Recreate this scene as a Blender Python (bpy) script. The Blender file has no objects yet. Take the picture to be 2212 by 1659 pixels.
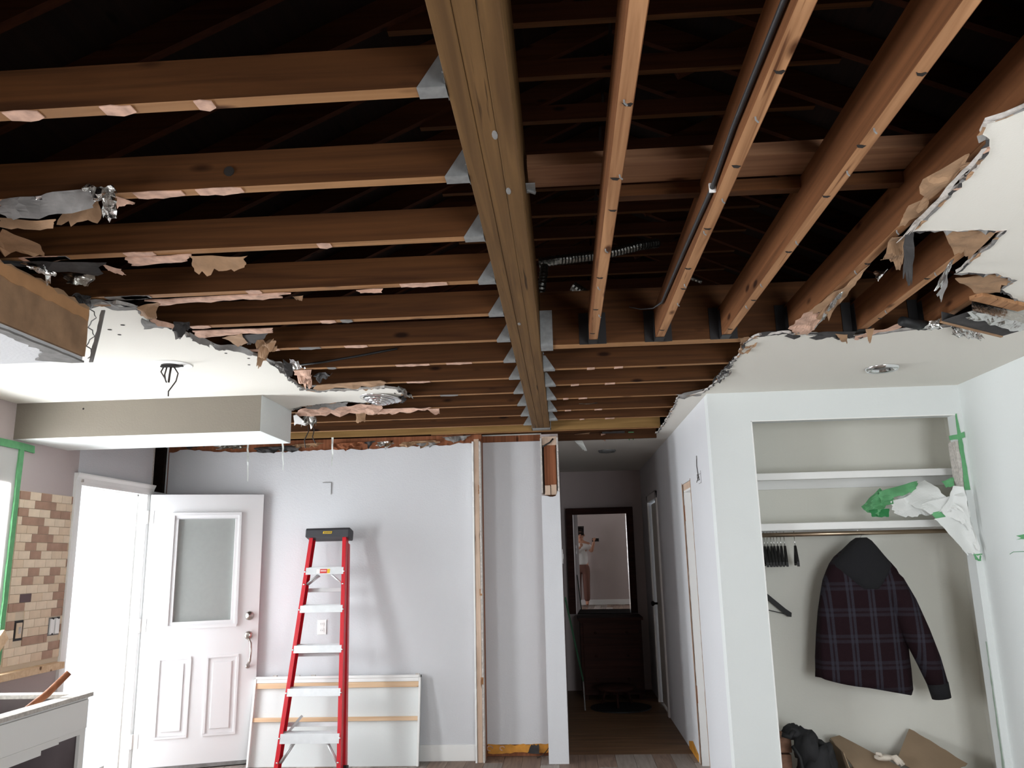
import bpy, bmesh, math, random
from mathutils import Vector, Matrix, noise
from mathutils.geometry import tessellate_polygon

# ------------------------------------------------------------------ camera, world, daylight, exposure
scene = bpy.context.scene
COL = scene.collection
cam_data = bpy.data.cameras.new('camera')
cam_data.sensor_fit = 'HORIZONTAL'; cam_data.sensor_width = 36.0
cam_data.lens = 36.0 * 1720.0 / 2212.0
cam_data.clip_start = 0.05
cam = bpy.data.objects.new('camera', cam_data); COL.objects.link(cam)
_yaw, _pitch, _roll = (math.radians(a) for a in (-3.42468, 12.21606, -1.34076))
_f = Vector((math.sin(_yaw)*math.cos(_pitch), math.cos(_yaw)*math.cos(_pitch), math.sin(_pitch)))
_r = Vector((math.cos(_yaw), -math.sin(_yaw), 0)); _u = _r.cross(_f)
_r2 = math.cos(_roll)*_r + math.sin(_roll)*_u; _u2 = -math.sin(_roll)*_r + math.cos(_roll)*_u
CAMZ = 1.49
cam.matrix_world = Matrix(((_r2.x, _u2.x, -_f.x, 0), (_r2.y, _u2.y, -_f.y, 0), (_r2.z, _u2.z, -_f.z, CAMZ), (0, 0, 0, 1)))
scene.camera = cam

world = bpy.data.worlds.new('overcast_sky'); scene.world = world; world.use_nodes = True
bg = world.node_tree.nodes['Background']
bg.inputs['Color'].default_value = (0.86, 0.92, 1.0, 1); bg.inputs['Strength'].default_value = 1.6

def window_light(name, loc, rot, sx, sy, power, col=(0.93, 0.97, 1.0)):
    d = bpy.data.lights.new(name, 'AREA'); d.shape = 'RECTANGLE'; d.size = sx; d.size_y = sy
    d.energy = power; d.color = col
    o = bpy.data.objects.new(name, d); COL.objects.link(o); o.location = loc; o.rotation_euler = rot
    return o
# daylight through the kitchen window and open entry door, plus two added unseen windows
window_light('daylight_kitchen_window', (-3.44, 4.19, 1.48), (0, math.radians(-90), 0), 0.95, 0.62, 175)
window_light('added_left_window_light', (-3.42, 0.9, 1.45), (0, math.radians(-90), 0), 1.3, 1.5, 105)  # added fill from an unseen window, brightens the right wall
window_light('daylight_entry_door', (-3.75, 5.62, 1.05), (0, math.radians(-90), 0), 2.0, 0.84, 50)
window_light('added_rear_window_light', (1.55, -0.78, 1.3), (math.radians(90), 0, 0), 1.4, 1.5, 95)  # added fill from behind the camera for the right wall and closet

scene.view_settings.view_transform = 'Standard'; scene.view_settings.look = 'None'
scene.view_settings.exposure = 0.48; scene.view_settings.gamma = 1.0
scene.view_settings.use_curve_mapping = False
scene.cycles.use_denoising = True
scene.cycles.max_bounces = 10; scene.cycles.diffuse_bounces = 7; scene.cycles.glossy_bounces = 5
scene.cycles.sample_clamp_indirect = 6.0

# ------------------------------------------------------------------ materials
def lin(r, g, b):
    c = []
    for v in (r, g, b):
        v /= 255.0
        c.append(v/12.92 if v <= 0.04045 else ((v+0.055)/1.055)**2.4)
    return (c[0], c[1], c[2], 1.0)
MATS = {}
def mat(name, rgb, rough=0.6, metal=0.0, var=0.0, vscale=8.0, bump=0.0, bscale=120.0, spec=0.4, coords='Object', stretch=(1, 1, 1)):
    if name in MATS: return MATS[name]
    m = bpy.data.materials.new(name); m.use_nodes = True; MATS[name] = m
    nt = m.node_tree; b = nt.nodes['Principled BSDF']; N = nt.nodes.new; L = nt.links.new
    c = lin(*rgb)
    b.inputs['Base Color'].default_value = c; b.inputs['Roughness'].default_value = rough
    b.inputs['Metallic'].default_value = metal; b.inputs['Specular IOR Level'].default_value = spec
    tc = N('ShaderNodeTexCoord'); mp = N('ShaderNodeMapping'); mp.inputs['Scale'].default_value = stretch
    L(tc.outputs[coords], mp.inputs['Vector'])
    if var > 0:
        n = N('ShaderNodeTexNoise'); n.inputs['Scale'].default_value = vscale; n.inputs['Detail'].default_value = 5
        L(mp.outputs[0], n.inputs['Vector'])
        rp = N('ShaderNodeValToRGB'); e = rp.color_ramp.elements
        e[0].position = 0.3; e[1].position = 0.7
        e[0].color = tuple(x*(1-var) for x in c[:3]) + (1,); e[1].color = tuple(min(1, x*(1+var*0.6)) for x in c[:3]) + (1,)
        L(n.outputs['Fac'], rp.inputs[0]); L(rp.outputs[0], b.inputs['Base Color'])
    if bump > 0:
        n2 = N('ShaderNodeTexNoise'); n2.inputs['Scale'].default_value = bscale; n2.inputs['Detail'].default_value = 3
        L(mp.outputs[0], n2.inputs['Vector'])
        bp = N('ShaderNodeBump'); bp.inputs['Strength'].default_value = bump; bp.inputs['Distance'].default_value = 0.004
        L(n2.outputs['Fac'], bp.inputs['Height']); L(bp.outputs[0], b.inputs['Normal'])
    return m
def wood(name, dark, light, axis='x', rough=0.65, knots=True, fine=34.0, streak=None):
    """Timber with grain running along one axis, per-object offset and scattered knots."""
    if name in MATS: return MATS[name]
    m = bpy.data.materials.new(name); m.use_nodes = True; MATS[name] = m
    nt = m.node_tree; b = nt.nodes['Principled BSDF']; N = nt.nodes.new; L = nt.links.new
    b.inputs['Roughness'].default_value = rough; b.inputs['Specular IOR Level'].default_value = 0.12
    tc = N('ShaderNodeTexCoord'); oi = N('ShaderNodeObjectInfo')
    ofs = N('ShaderNodeVectorMath'); ofs.operation = 'SCALE'; ofs.inputs[0].default_value = (13.7, 7.1, 5.3)
    L(oi.outputs['Random'], ofs.inputs['Scale'])
    add = N('ShaderNodeVectorMath'); add.operation = 'ADD'; L(tc.outputs['Object'], add.inputs[0]); L(ofs.outputs[0], add.inputs[1])
    mp = N('ShaderNodeMapping'); s = [fine]*3; s['xyz'.index(axis)] = 1.3; mp.inputs['Scale'].default_value = s
    L(add.outputs[0], mp.inputs['Vector'])
    wv = N('ShaderNodeTexNoise'); wv.inputs['Scale'].default_value = 1.0; wv.inputs['Detail'].default_value = 4; wv.inputs['Distortion'].default_value = 0.9
    L(mp.outputs[0], wv.inputs['Vector'])
    rp = N('ShaderNodeValToRGB'); e = rp.color_ramp.elements; e[0].position = 0.32; e[1].position = 0.68
    e[0].color = lin(*dark); e[1].color = lin(*light)
    L(wv.outputs['Fac'], rp.inputs[0])
    col = rp.outputs[0]
    if knots:
        mk = N('ShaderNodeMapping'); s2 = [9.0]*3; s2['xyz'.index(axis)] = 3.2; mk.inputs['Scale'].default_value = s2
        L(add.outputs[0], mk.inputs['Vector'])
        vo = N('ShaderNodeTexVoronoi'); vo.inputs['Scale'].default_value = 1.0; vo.inputs['Randomness'].default_value = 1.0
        L(mk.outputs[0], vo.inputs['Vector'])
        kr = N('ShaderNodeValToRGB'); ke = kr.color_ramp.elements; ke[0].position = 0.07; ke[1].position = 0.15
        ke[0].color = (0.22, 0.16, 0.12, 1); ke[1].color = (1, 1, 1, 1)
        L(vo.outputs['Distance'], kr.inputs[0])
        mx = N('ShaderNodeMixRGB'); mx.blend_type = 'MULTIPLY'; mx.inputs[0].default_value = 1.0
        L(col, mx.inputs[1]); L(kr.outputs[0], mx.inputs[2]); col = mx.outputs[0]
    if streak:
        ms = N('ShaderNodeMapping'); s3 = [60.0]*3; s3['xyz'.index(axis)] = 2.2; ms.inputs['Scale'].default_value = s3
        L(add.outputs[0], ms.inputs['Vector'])
        ns = N('ShaderNodeTexNoise'); ns.inputs['Scale'].default_value = 1.0; ns.inputs['Detail'].default_value = 2
        L(ms.outputs[0], ns.inputs['Vector'])
        sr = N('ShaderNodeValToRGB'); se = sr.color_ramp.elements; se[0].position = 0.66; se[1].position = 0.72
        se[0].color = (1, 1, 1, 1); se[1].color = lin(*streak)
        L(ns.outputs['Fac'], sr.inputs[0])
        mx2 = N('ShaderNodeMixRGB'); mx2.blend_type = 'MULTIPLY'; mx2.inputs[0].default_value = 0.75
        L(col, mx2.inputs[1]); L(sr.outputs[0], mx2.inputs[2]); col = mx2.outputs[0]
    L(col, b.inputs['Base Color'])
    bp = N('ShaderNodeBump'); bp.inputs['Strength'].default_value = 0.25; bp.inputs['Distance'].default_value = 0.002
    L(wv.outputs['Fac'], bp.inputs['Height']); L(bp.outputs[0], b.inputs['Normal'])
    return m
def foil_mat(name, rgb, rough=0.22):
    m = mat(name, rgb, rough, 1.0, 0.12, 30, 0.8, 60)
    return m
def plaid_mat():
    m = bpy.data.materials.new('plaid_wool'); m.use_nodes = True; MATS['plaid'] = m
    nt = m.node_tree; b = nt.nodes['Principled BSDF']; N = nt.nodes.new; L = nt.links.new
    b.inputs['Roughness'].default_value = 0.95; b.inputs['Specular IOR Level'].default_value = 0.1
    tc = N('ShaderNodeTexCoord'); sp = N('ShaderNodeSeparateXYZ'); L(tc.outputs['Object'], sp.inputs[0])
    facs = []
    for ch, per, off in (('X', 0.125, 0.035), ('Z', 0.155, 0.02)):
        a = N('ShaderNodeMath'); a.operation = 'MULTIPLY_ADD'; a.inputs[1].default_value = 1/per; a.inputs[2].default_value = off/per + 20
        L(sp.outputs[ch], a.inputs[0])
        fr = N('ShaderNodeMath'); fr.operation = 'FRACT'; L(a.outputs[0], fr.inputs[0])
        rp = N('ShaderNodeValToRGB'); rp.color_ramp.interpolation = 'CONSTANT'; e = rp.color_ramp.elements
        e[0].position = 0; e[0].color = (0, 0, 0, 1); e[1].position = 0.12; e[1].color = (0.75, 0.75, 0.75, 1)
        for p_, v_ in ((0.24, 0.1), (0.32, 0.75), (0.44, 0.0)):
            q = e.new(p_); q.color = (v_, v_, v_, 1)
        L(fr.outputs[0], rp.inputs[0]); facs.append(rp.outputs[0])
    ad = N('ShaderNodeMixRGB'); ad.blend_type = 'ADD'; ad.inputs[0].default_value = 0.55; L(facs[0], ad.inputs[1]); L(facs[1], ad.inputs[2])
    nz = N('ShaderNodeTexNoise'); nz.inputs['Scale'].default_value = 260; L(tc.outputs['Object'], nz.inputs['Vector'])
    ml = N('ShaderNodeMixRGB'); ml.blend_type = 'MULTIPLY'; ml.inputs[0].default_value = 0.8; L(ad.outputs[0], ml.inputs[1]); L(nz.outputs['Fac'], ml.inputs[2])
    cr = N('ShaderNodeValToRGB'); e = cr.color_ramp.elements
    e[0].position = 0; e[0].color = lin(34, 21, 25); e[1].position = 0.6; e[1].color = lin(52, 51, 59)
    L(ml.outputs[0], cr.inputs[0]); L(cr.outputs[0], b.inputs['Base Color'])
    bp = N('ShaderNodeBump'); bp.inputs['Strength'].default_value = 0.5; bp.inputs['Distance'].default_value = 0.003
    L(nz.outputs['Fac'], bp.inputs['Height']); L(bp.outputs[0], b.inputs['Normal'])
    return m

M_WALL = mat('wall_paint_grey', (206, 207, 210), 0.75, bump=0.35, bscale=90, var=0.02, vscale=2)
M_WALLW = mat('wall_paint_white', (216, 220, 219), 0.75, bump=0.25, bscale=90, var=0.02, vscale=2)
M_WALLM = mat('wall_paint_mauve', (182, 170, 168), 0.8, bump=0.2, bscale=90)
M_CREAM = mat('closet_paint_cream', (222, 221, 212), 0.8, bump=0.2, bscale=90)
M_CEIL = mat('ceiling_paint', (224, 221, 213), 0.85, bump=0.15, bscale=140)
M_GYP = mat('gypsum_core', (196, 190, 184), 0.9, var=0.25, vscale=60, bump=0.8, bscale=70)
M_TAUPE = mat('soffit_front_taupe', (126, 119, 108), 0.8, bump=0.2, bscale=90)
M_KRAFT = mat('kraft_paper', (156, 124, 95), 0.85, var=0.25, vscale=14, bump=0.5, bscale=40)
M_PINK = mat('paper_residue', (200, 163, 143), 0.85, var=0.3, vscale=30, bump=0.4, bscale=60)
M_GREYP = mat('grey_paper', (128, 126, 124), 0.9, var=0.25, vscale=20, bump=0.4, bscale=50)
M_DARKP = mat('dark_felt_paper', (62, 60, 60), 0.9, var=0.3, vscale=20)
M_FOIL = foil_mat('foil', (205, 203, 200), 0.25)
M_FOILD = foil_mat('foil_dark', (150, 148, 142), 0.32)
M_TRIM = mat('trim_white', (232, 232, 230), 0.45)
M_DOOR = mat('door_white', (226, 225, 226), 0.4)
M_SILVER = mat('galvanised', (150, 152, 152), 0.5, 0.6, var=0.2, vscale=40)
M_CHROME = mat('chrome', (225, 225, 225), 0.12, 1.0)
M_NICKEL = mat('satin_nickel', (190, 182, 176), 0.28, 1.0)
M_BLACK = mat('black_matte', (24, 24, 25), 0.6)
M_DARKHOLE = mat('dark_cavity', (30, 24, 20), 0.9)
M_RED = mat('ladder_red', (196, 22, 38), 0.38)
M_ALU = mat('ladder_aluminium', (214, 216, 218), 0.4, 0.35, var=0.06, vscale=20)
M_CAP = mat('ladder_cap', (62, 62, 66), 0.55)
M_YEL = mat('yellow_print', (226, 188, 40), 0.6)
M_REDP = mat('red_print', (196, 50, 46), 0.6)
M_WHT = mat('white_plastic', (236, 236, 234), 0.4)
M_TAPE = mat('green_tape', (96, 160, 110), 0.7, var=0.12, vscale=25)
M_PLASTIC = mat('plastic_sheet', (226, 230, 226), 0.35, var=0.08, vscale=10)
M_CARD = mat('cardboard', (152, 130, 106), 0.85, var=0.08, vscale=6)
M_ORANGE = mat('orange_adhesive', (206, 142, 52), 0.6, var=0.35, vscale=14)
M_GROUT = mat('grout', (206, 190, 168), 0.9)
M_TCREAM = mat('tile_cream', (222, 202, 178), 0.55, var=0.1, vscale=14)
M_TTAN = mat('tile_beige', (213, 190, 164), 0.55, var=0.1, vscale=14)
M_TBROWN = mat('tile_brown', (164, 130, 110), 0.55, var=0.18, vscale=14)
M_TDARK = mat('tile_dark', (84, 64, 66), 0.5)
M_GLASS = mat('frosted_door_glass', (150, 153, 150), 0.35, var=0.03, vscale=30)
M_DARKWOOD = wood('dark_stained_wood', (42, 25, 21), (60, 35, 29), 'x', 0.7, False)
M_CABLE = mat('cable_black', (34, 33, 34), 0.5)
M_COPPER = mat('wire_dark', (52, 44, 40), 0.5)
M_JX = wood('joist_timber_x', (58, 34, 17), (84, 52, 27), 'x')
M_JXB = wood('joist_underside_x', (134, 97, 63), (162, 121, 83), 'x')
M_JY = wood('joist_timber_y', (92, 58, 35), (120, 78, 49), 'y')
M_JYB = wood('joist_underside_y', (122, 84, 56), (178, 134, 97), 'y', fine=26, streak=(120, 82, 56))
M_LVL = wood('laminated_beam', (86, 63, 39), (110, 83, 52), 'y', knots=False, fine=48, streak=(60, 42, 24))
M_LEDGER = wood('ledger_yellow', (126, 96, 56), (150, 117, 72), 'x', knots=False)
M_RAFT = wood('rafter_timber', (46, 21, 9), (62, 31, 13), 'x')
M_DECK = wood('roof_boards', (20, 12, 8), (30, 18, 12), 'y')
M_STUD = wood('stud_timber_z', (190, 164, 144), (212, 188, 168), 'z')
M_RWOOD = wood('header_wood_red', (118, 72, 48), (148, 94, 66), 'z')
M_BATTEN = wood('batten_wood', (204, 170, 136), (222, 194, 162), 'x')
M_FLOOR = [wood('floor_plank_%s' % n, d, l, 'y', 0.5, False, 30) for n, d, l in
           (('grey', (122, 112, 106), (150, 140, 132)), ('brown', (112, 94, 84), (140, 120, 106)), ('pale', (150, 142, 136), (176, 168, 160)))]
M_HALLFLOOR = wood('hall_floor_wood', (92, 70, 52), (126, 98, 72), 'x', 0.45, False, 26)
M_SUB = mat('subfloor', (120, 110, 102), 0.9, var=0.2)
M_PLAID = plaid_mat()
M_FLEECE = mat('dark_fleece', (24, 24, 27), 0.95, bump=0.6, bscale=200)
M_BAG = mat('black_nylon', (40, 40, 42), 0.8, var=0.2, vscale=10, bump=0.4, bscale=30)
M_SKIN = mat('skin', (190, 140, 115), 0.55)
M_SHIRT = mat('white_shirt', (222, 222, 220), 0.9)
M_TROUS = mat('brown_trousers', (120, 84, 74), 0.9)
M_HAIR = mat('dark_hair', (36, 28, 26), 0.8)
M_MIRROR = mat('mirror_glass', (146, 142, 142), 0.0, 1.0)
M_OUT = mat('concrete_outside', (225, 226, 228), 0.9)
def glass_mat():
    m = bpy.data.materials.new('clear_window_glass'); m.use_nodes = True
    nt = m.node_tree; nt.nodes.remove(nt.nodes['Principled BSDF'])
    t = nt.nodes.new('ShaderNodeBsdfTransparent'); g = nt.nodes.new('ShaderNodeBsdfGlossy'); mx = nt.nodes.new('ShaderNodeMixShader')
    g.inputs['Roughness'].default_value = 0.02; mx.inputs[0].default_value = 0.06
    nt.links.new(t.outputs[0], mx.inputs[1]); nt.links.new(g.outputs[0], mx.inputs[2]); nt.links.new(mx.outputs[0], nt.nodes['Material Output'].inputs[0])
    return m
M_CLEAR = glass_mat()
def veil_mat():
    m = bpy.data.materials.new('clear_plastic_veil'); m.use_nodes = True
    nt = m.node_tree; b = nt.nodes['Principled BSDF']; t = nt.nodes.new('ShaderNodeBsdfTransparent'); mx = nt.nodes.new('ShaderNodeMixShader')
    b.inputs['Base Color'].default_value = lin(232, 234, 232); b.inputs['Roughness'].default_value = 0.4; mx.inputs[0].default_value = 0.35
    nz = nt.nodes.new('ShaderNodeTexNoise'); nz.inputs['Scale'].default_value = 9; bp = nt.nodes.new('ShaderNodeBump'); bp.inputs['Strength'].default_value = 0.5
    nt.links.new(nz.outputs['Fac'], bp.inputs['Height']); nt.links.new(bp.outputs[0], b.inputs['Normal'])
    nt.links.new(t.outputs[0], mx.inputs[1]); nt.links.new(b.outputs[0], mx.inputs[2]); nt.links.new(mx.outputs[0], nt.nodes['Material Output'].inputs[0])
    return m
M_VEIL = veil_mat()
M_BUNDLE = M_VEIL.copy(); M_BUNDLE.name = 'cloudy_plastic'
[n for n in M_BUNDLE.node_tree.nodes if n.type == 'MIX_SHADER'][0].inputs[0].default_value = 0.72

# ------------------------------------------------------------------ mesh helpers
class MB:
    """Collects shapes; build() links them as ONE mesh object."""
    def __init__(s): s.v = []; s.f = []; s.mi = []
    def add(s, vs, fs, mi=0):
        k = len(s.v); s.v += [tuple(p) for p in vs]
        for f in fs: s.f.append(tuple(i+k for i in f)); s.mi.append(mi)
        return s
    def box(s, a, b, mi=0, bottom=None, M=None):
        (x0, y0, z0), (x1, y1, z1) = a, b
        vs = [Vector(p) for p in ((x0,y0,z0),(x1,y0,z0),(x1,y1,z0),(x0,y1,z0),(x0,y0,z1),(x1,y0,z1),(x1,y1,z1),(x0,y1,z1))]
        if M is not None: vs = [M @ p for p in vs]
        fs = [(3,2,1,0),(4,5,6,7),(0,1,5,4),(1,2,6,5),(2,3,7,6),(3,0,4,7)]
        s.add(vs, fs[1:], mi); s.add(vs, fs[:1], mi if bottom is None else bottom)
        return s
    def bar(s, p, q, w, h, up=(0, 0, 1), mi=0):
        p, q = Vector(p), Vector(q); d = (q-p).normalized(); up = Vector(up)
        x = d.cross(up)
        if x.length < 1e-5: x = d.cross(Vector((1, 0, 0)))
        x.normalize(); y = x.cross(d).normalized(); vs = []
        for c in (p, q):
            for sx, sy in ((-1,-1),(1,-1),(1,1),(-1,1)): vs.append(c + x*(sx*w/2) + y*(sy*h/2))
        return s.add(vs, [(3,2,1,0),(4,5,6,7),(0,1,5,4),(1,2,6,5),(2,3,7,6),(3,0,4,7)], mi)
    def tube(s, path, r, n=8, mi=0, cap=True):
        path = [Vector(p) for p in path]; rs = r if isinstance(r, (list, tuple)) else [r]*len(path)
        ring = []; prev = None
        for i, p in enumerate(path):
            d = (path[min(i+1, len(path)-1)] - path[max(i-1, 0)]).normalized()
            x = prev - d*prev.dot(d) if prev is not None else d.cross(Vector((0, 0, 1)) if abs(d.z) < .9 else Vector((1, 0, 0)))
            x.normalize(); prev = x; y = d.cross(x)
            ring.append([p + (x*math.cos(2*math.pi*k/n) + y*math.sin(2*math.pi*k/n))*rs[i] for k in range(n)])
        vs = [q for rg in ring for q in rg]; fs = []
        for i in range(len(path)-1):
            for k in range(n): fs.append((i*n+k, i*n+(k+1) % n, (i+1)*n+(k+1) % n, (i+1)*n+k))
        if cap: fs += [tuple(range(n-1, -1, -1)), tuple(range((len(path)-1)*n, len(path)*n))]
        return s.add(vs, fs, mi)
    def lathe(s, prof, c=(0, 0, 0), n=24, mi=0, M=None):
        c = Vector(c); vs = []
        for r, z in prof:
            for k in range(n):
                p = Vector((r*math.cos(2*math.pi*k/n), r*math.sin(2*math.pi*k/n), z))
                vs.append((M @ p if M is not None else p) + c)
        fs = []
        for i in range(len(prof)-1):
            for k in range(n): fs.append((i*n+k, i*n+(k+1) % n, (i+1)*n+(k+1) % n, (i+1)*n+k))
        fs += [tuple(range(n-1, -1, -1)), tuple(range((len(prof)-1)*n, len(prof)*n))]
        return s.add(vs, fs, mi)
    def loft(s, rings, mi=0, cap=True):
        n = len(rings[0]); vs = [p for r in rings for p in r]; fs = []
        for i in range(len(rings)-1):
            for k in range(n): fs.append((i*n+k, i*n+(k+1) % n, (i+1)*n+(k+1) % n, (i+1)*n+k))
        if cap: fs += [tuple(range(n-1, -1, -1)), tuple(range((len(rings)-1)*n, len(rings)*n))]
        return s.add(vs, fs, mi)
    def prism(s, poly, axis, lo, hi, mlo=0, mhi=0, mside=0):
        """2-D polygon extruded along an axis; poly holds the other two coordinates in xyz order."""
        def P(a, t):
            c = list(a); c.insert('xyz'.index(axis), t); return Vector(c)
        n = len(poly); A = [P(a, lo) for a in poly]; B = [P(a, hi) for a in poly]
        tri = tessellate_polygon([[Vector((a[0], a[1], 0)) for a in poly]])
        s.add(A, [tuple(t) for t in tri], mlo); s.add(B, [tuple(reversed(t)) for t in tri], mhi)
        return s.add(A+B, [(i, (i+1) % n, n+(i+1) % n, n+i) for i in range(n)], mside)
    def build(s, name, mats, parent=None, smooth=False, bevel=0.0, loc=None):
        base = Vector(loc) if loc is not None else (parent_origin(parent) if parent is not None else None)
        if base is None:
            xs = list(zip(*s.v)); base = Vector(((min(xs[0])+max(xs[0]))/2, (min(xs[1])+max(xs[1]))/2, min(xs[2])))
        me = bpy.data.meshes.new(name); me.from_pydata([Vector(p)-base for p in s.v], [], s.f)
        for m in (mats if isinstance(mats, (list, tuple)) else [mats]): me.materials.append(m)
        me.polygons.foreach_set('material_index', s.mi)
        bm = bmesh.new(); bm.from_mesh(me); bmesh.ops.remove_doubles(bm, verts=bm.verts, dist=1e-6)
        if bevel > 0:
            bmesh.ops.recalc_face_normals(bm, faces=bm.faces)
            bmesh.ops.bevel(bm, geom=[e for e in bm.edges if len(e.link_faces) == 2 and e.calc_face_angle(0) > 0.5], offset=bevel, segments=2, profile=0.6, affect='EDGES')
        bmesh.ops.recalc_face_normals(bm, faces=bm.faces)
        bm.to_mesh(me); bm.free()
        if smooth: me.polygons.foreach_set('use_smooth', [True]*len(me.polygons))
        o = bpy.data.objects.new(name, me); COL.objects.link(o)
        if parent is not None:
            o.parent = parent; o.location = base - parent_origin(parent)
        else: o.location = base
        return o
def parent_origin(p):
    v = Vector(p.location)
    while p.parent is not None: p = p.parent; v += Vector(p.location)
    return v
def tag(o, label=None, cat=None, group=None, kind=None):
    if label: o['label'] = label
    if cat: o['category'] = cat
    if group: o['group'] = group
    if kind: o['kind'] = kind
    return o
def thing(name, label, cat, loc, group=None):
    o = bpy.data.objects.new(name, None); COL.objects.link(o); o.location = loc; o.empty_display_size = 0.1
    return tag(o, label, cat, group)
def struct(name, mb, mats, label=None, **k):
    return tag(mb.build(name, mats, **k), label, None, None, 'structure')
def rect_with_holes(u0, u1, v0, v1, holes):
    """Cells of a wall rectangle left over after cutting rectangular holes."""
    us = sorted({u0, u1, *[h[0] for h in holes], *[h[1] for h in holes]}); vs = sorted({v0, v1, *[h[2] for h in holes], *[h[3] for h in holes]})
    out = []
    for a, b in zip(us, us[1:]):
        for c, d in zip(vs, vs[1:]):
            mu, mv = (a+b)/2, (c+d)/2
            if u0 <= mu <= u1 and v0 <= mv <= v1 and not any(h[0] < mu < h[1] and h[2] < mv < h[3] for h in holes): out.append((a, b, c, d))
    return out
def torn(pts, amp=0.008, step=0.03, seed=1):
    """Polyline broken into short pieces that wander sideways like a torn board edge."""
    rnd = random.Random(seed); out = [pts[0]]
    for a, b in zip(pts, pts[1:]):
        A, B = Vector(a), Vector(b); n = max(1, int((B-A).length/step)); nr = Vector((-(B-A).y, (B-A).x)); 
        if nr.length: nr.normalize()
        for i in range(1, n): out.append(tuple(A.lerp(B, i/n) + nr*rnd.uniform(-amp, amp)))
        out.append(b)
    return out
def scrap(name, label, cat, m, quad, amp=0.012, nu=9, nv=7, seed=0, rag=0.18, parent=None, thick=0.0012, freq=14.0, group=None):
    """A torn, crumpled sheet spanning four corner points."""
    rnd = random.Random(seed*7+3); q = [Vector(p) for p in quad]
    nrm = (q[1]-q[0]).cross(q[3]-q[0]); nrm.normalize(); mb = MB(); vs = []
    ru = [1.5*rag*noise.noise(Vector((i*0.55, seed*1.7, 0.5))) + rnd.uniform(-rag, rag)*0.4 for i in range(4*(nu+nv))]
    for j in range(nv):
        for i in range(nu):
            u, v = i/(nu-1), j/(nv-1)
            v2 = v + (ru[i]*(v**2)) if 0 < i < nu-1 else v + ru[i]*v*0.5
            u2 = u + ru[nu+j]*(2*u-1)*0.35
            p = q[0]*(1-u2)*(1-v2) + q[1]*u2*(1-v2) + q[2]*u2*v2 + q[3]*(1-u2)*v2
            d = noise.noise_vector(p*freq + Vector((seed*3.1, 0, 0)))
            p = p + nrm*(d.x*amp*1.6) + Vector((d.y, d.z, d.x))*amp*0.4
            vs.append(p)
    fs = [(j*nu+i, j*nu+i+1, (j+1)*nu+i+1, (j+1)*nu+i) for j in range(nv-1) for i in range(nu-1)]
    if parent is None and min(p.z for p in vs) > 2.3:      # hangs below the joists
        for p in vs: p.z = min(p.z, 2.4665)
    mb.add(vs, fs)
    o = mb.build(name, m, parent)
    so = o.modifiers.new('thickness', 'SOLIDIFY'); so.thickness = thick; so.offset = 0
    if parent is None: tag(o, label, cat, group)
    return o
def torn_lip(parent, pts, seed, out=0.028, drop=0.024):
    """Ragged paper and pulp hanging along a torn board edge; pts run with the hole on the left-hand side."""
    rnd = random.Random(seed); P_ = [Vector(p) for p in torn(pts, 0.002, 0.014, seed)]; rows = []
    for i, p in enumerate(P_):
        d = P_[min(i+1, len(P_)-1)] - P_[max(i-1, 0)]; nr = Vector((-d.y, d.x)); 
        if nr.length: nr.normalize()
        k = noise.noise(Vector((i*0.21, seed, 0)))*0.5+0.5; a = rnd.uniform(0.2, 1)*k
        q = p + nr*out*a*rnd.uniform(0.3, 1.0); rows.append(((p.x, p.y, ZC+0.011), (p.x-nr.x*0.004, p.y-nr.y*0.004, ZC-0.002), (q.x, q.y, ZC-drop*a*rnd.uniform(-0.3, 1.0))))
    mb = MB(); ms = [M_GYP, M_KRAFT, M_GREYP, M_DARKP, M_PINK]
    for i in range(len(rows)-1):
        a, b = rows[i], rows[i+1]; mi = min(4, int((noise.noise(Vector((i*0.13, seed*2.7, 3)))*0.5+0.5)*5.6-0.3)) if True else 0; mi = max(0, mi)
        mb.add([a[0], b[0], b[1], a[1]], [(0, 1, 2, 3)], 0); mb.add([a[1], b[1], b[2], a[2]], [(0, 1, 2, 3)], mi)
    o = mb.build('torn_lip', ms, parent); so = o.modifiers.new('thickness', 'SOLIDIFY'); so.thickness = 0.0015; so.offset = 0
    return o
def copy_tree(o, parent=None):
    c = o.copy(); COL.objects.link(c); c.parent = parent
    for ch in list(o.children): copy_tree(ch, c)
    return c

# ------------------------------------------------------------------ the setting: floor
ZC = 2.455            # underside of the ceiling board
ZJ = 2.470            # underside of the joists
floor = struct('floor', MB().box((-3.6, -0.95, -0.08), (3.1, 9.75, -0.0125)), M_SUB)
rnd = random.Random(4)
plank_mesh = []
for m in M_FLOOR:
    o = MB().box((-0.0685, 0, -0.012), (0.0685, 1.194, 0)).build('plank', m, floor, loc=(0, 0, 0), bevel=0.0012)
    plank_mesh.append(o.data); bpy.data.objects.remove(o)
fo = parent_origin(floor)
def plank(mesh, loc):
    c = bpy.data.objects.new('plank', mesh); COL.objects.link(c); c.parent = floor; c.location = Vector(loc) - fo
    return c
for i in range(42):
    x = -3.22 + i*0.139; y = -0.85 - 1.2*((i*0.37) % 1.0)*0.55
    while y < 6.5:
        c = plank(rnd.choice(plank_mesh), (x, y, 0)); y += 1.2
        if y > 6.55: c.scale.y = (6.55-y+1.2)/1.194
o = MB().box((-0.02, -0.058, -0.012), (0.925, 0.058, 0)).build('plank', M_HALLFLOOR, floor, loc=(0, 0, 0), bevel=0.0012)
hall_plank = o.data; bpy.data.objects.remove(o)
for i in range(26): plank(hall_plank, (0, 6.61+i*0.117, 0))

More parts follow.
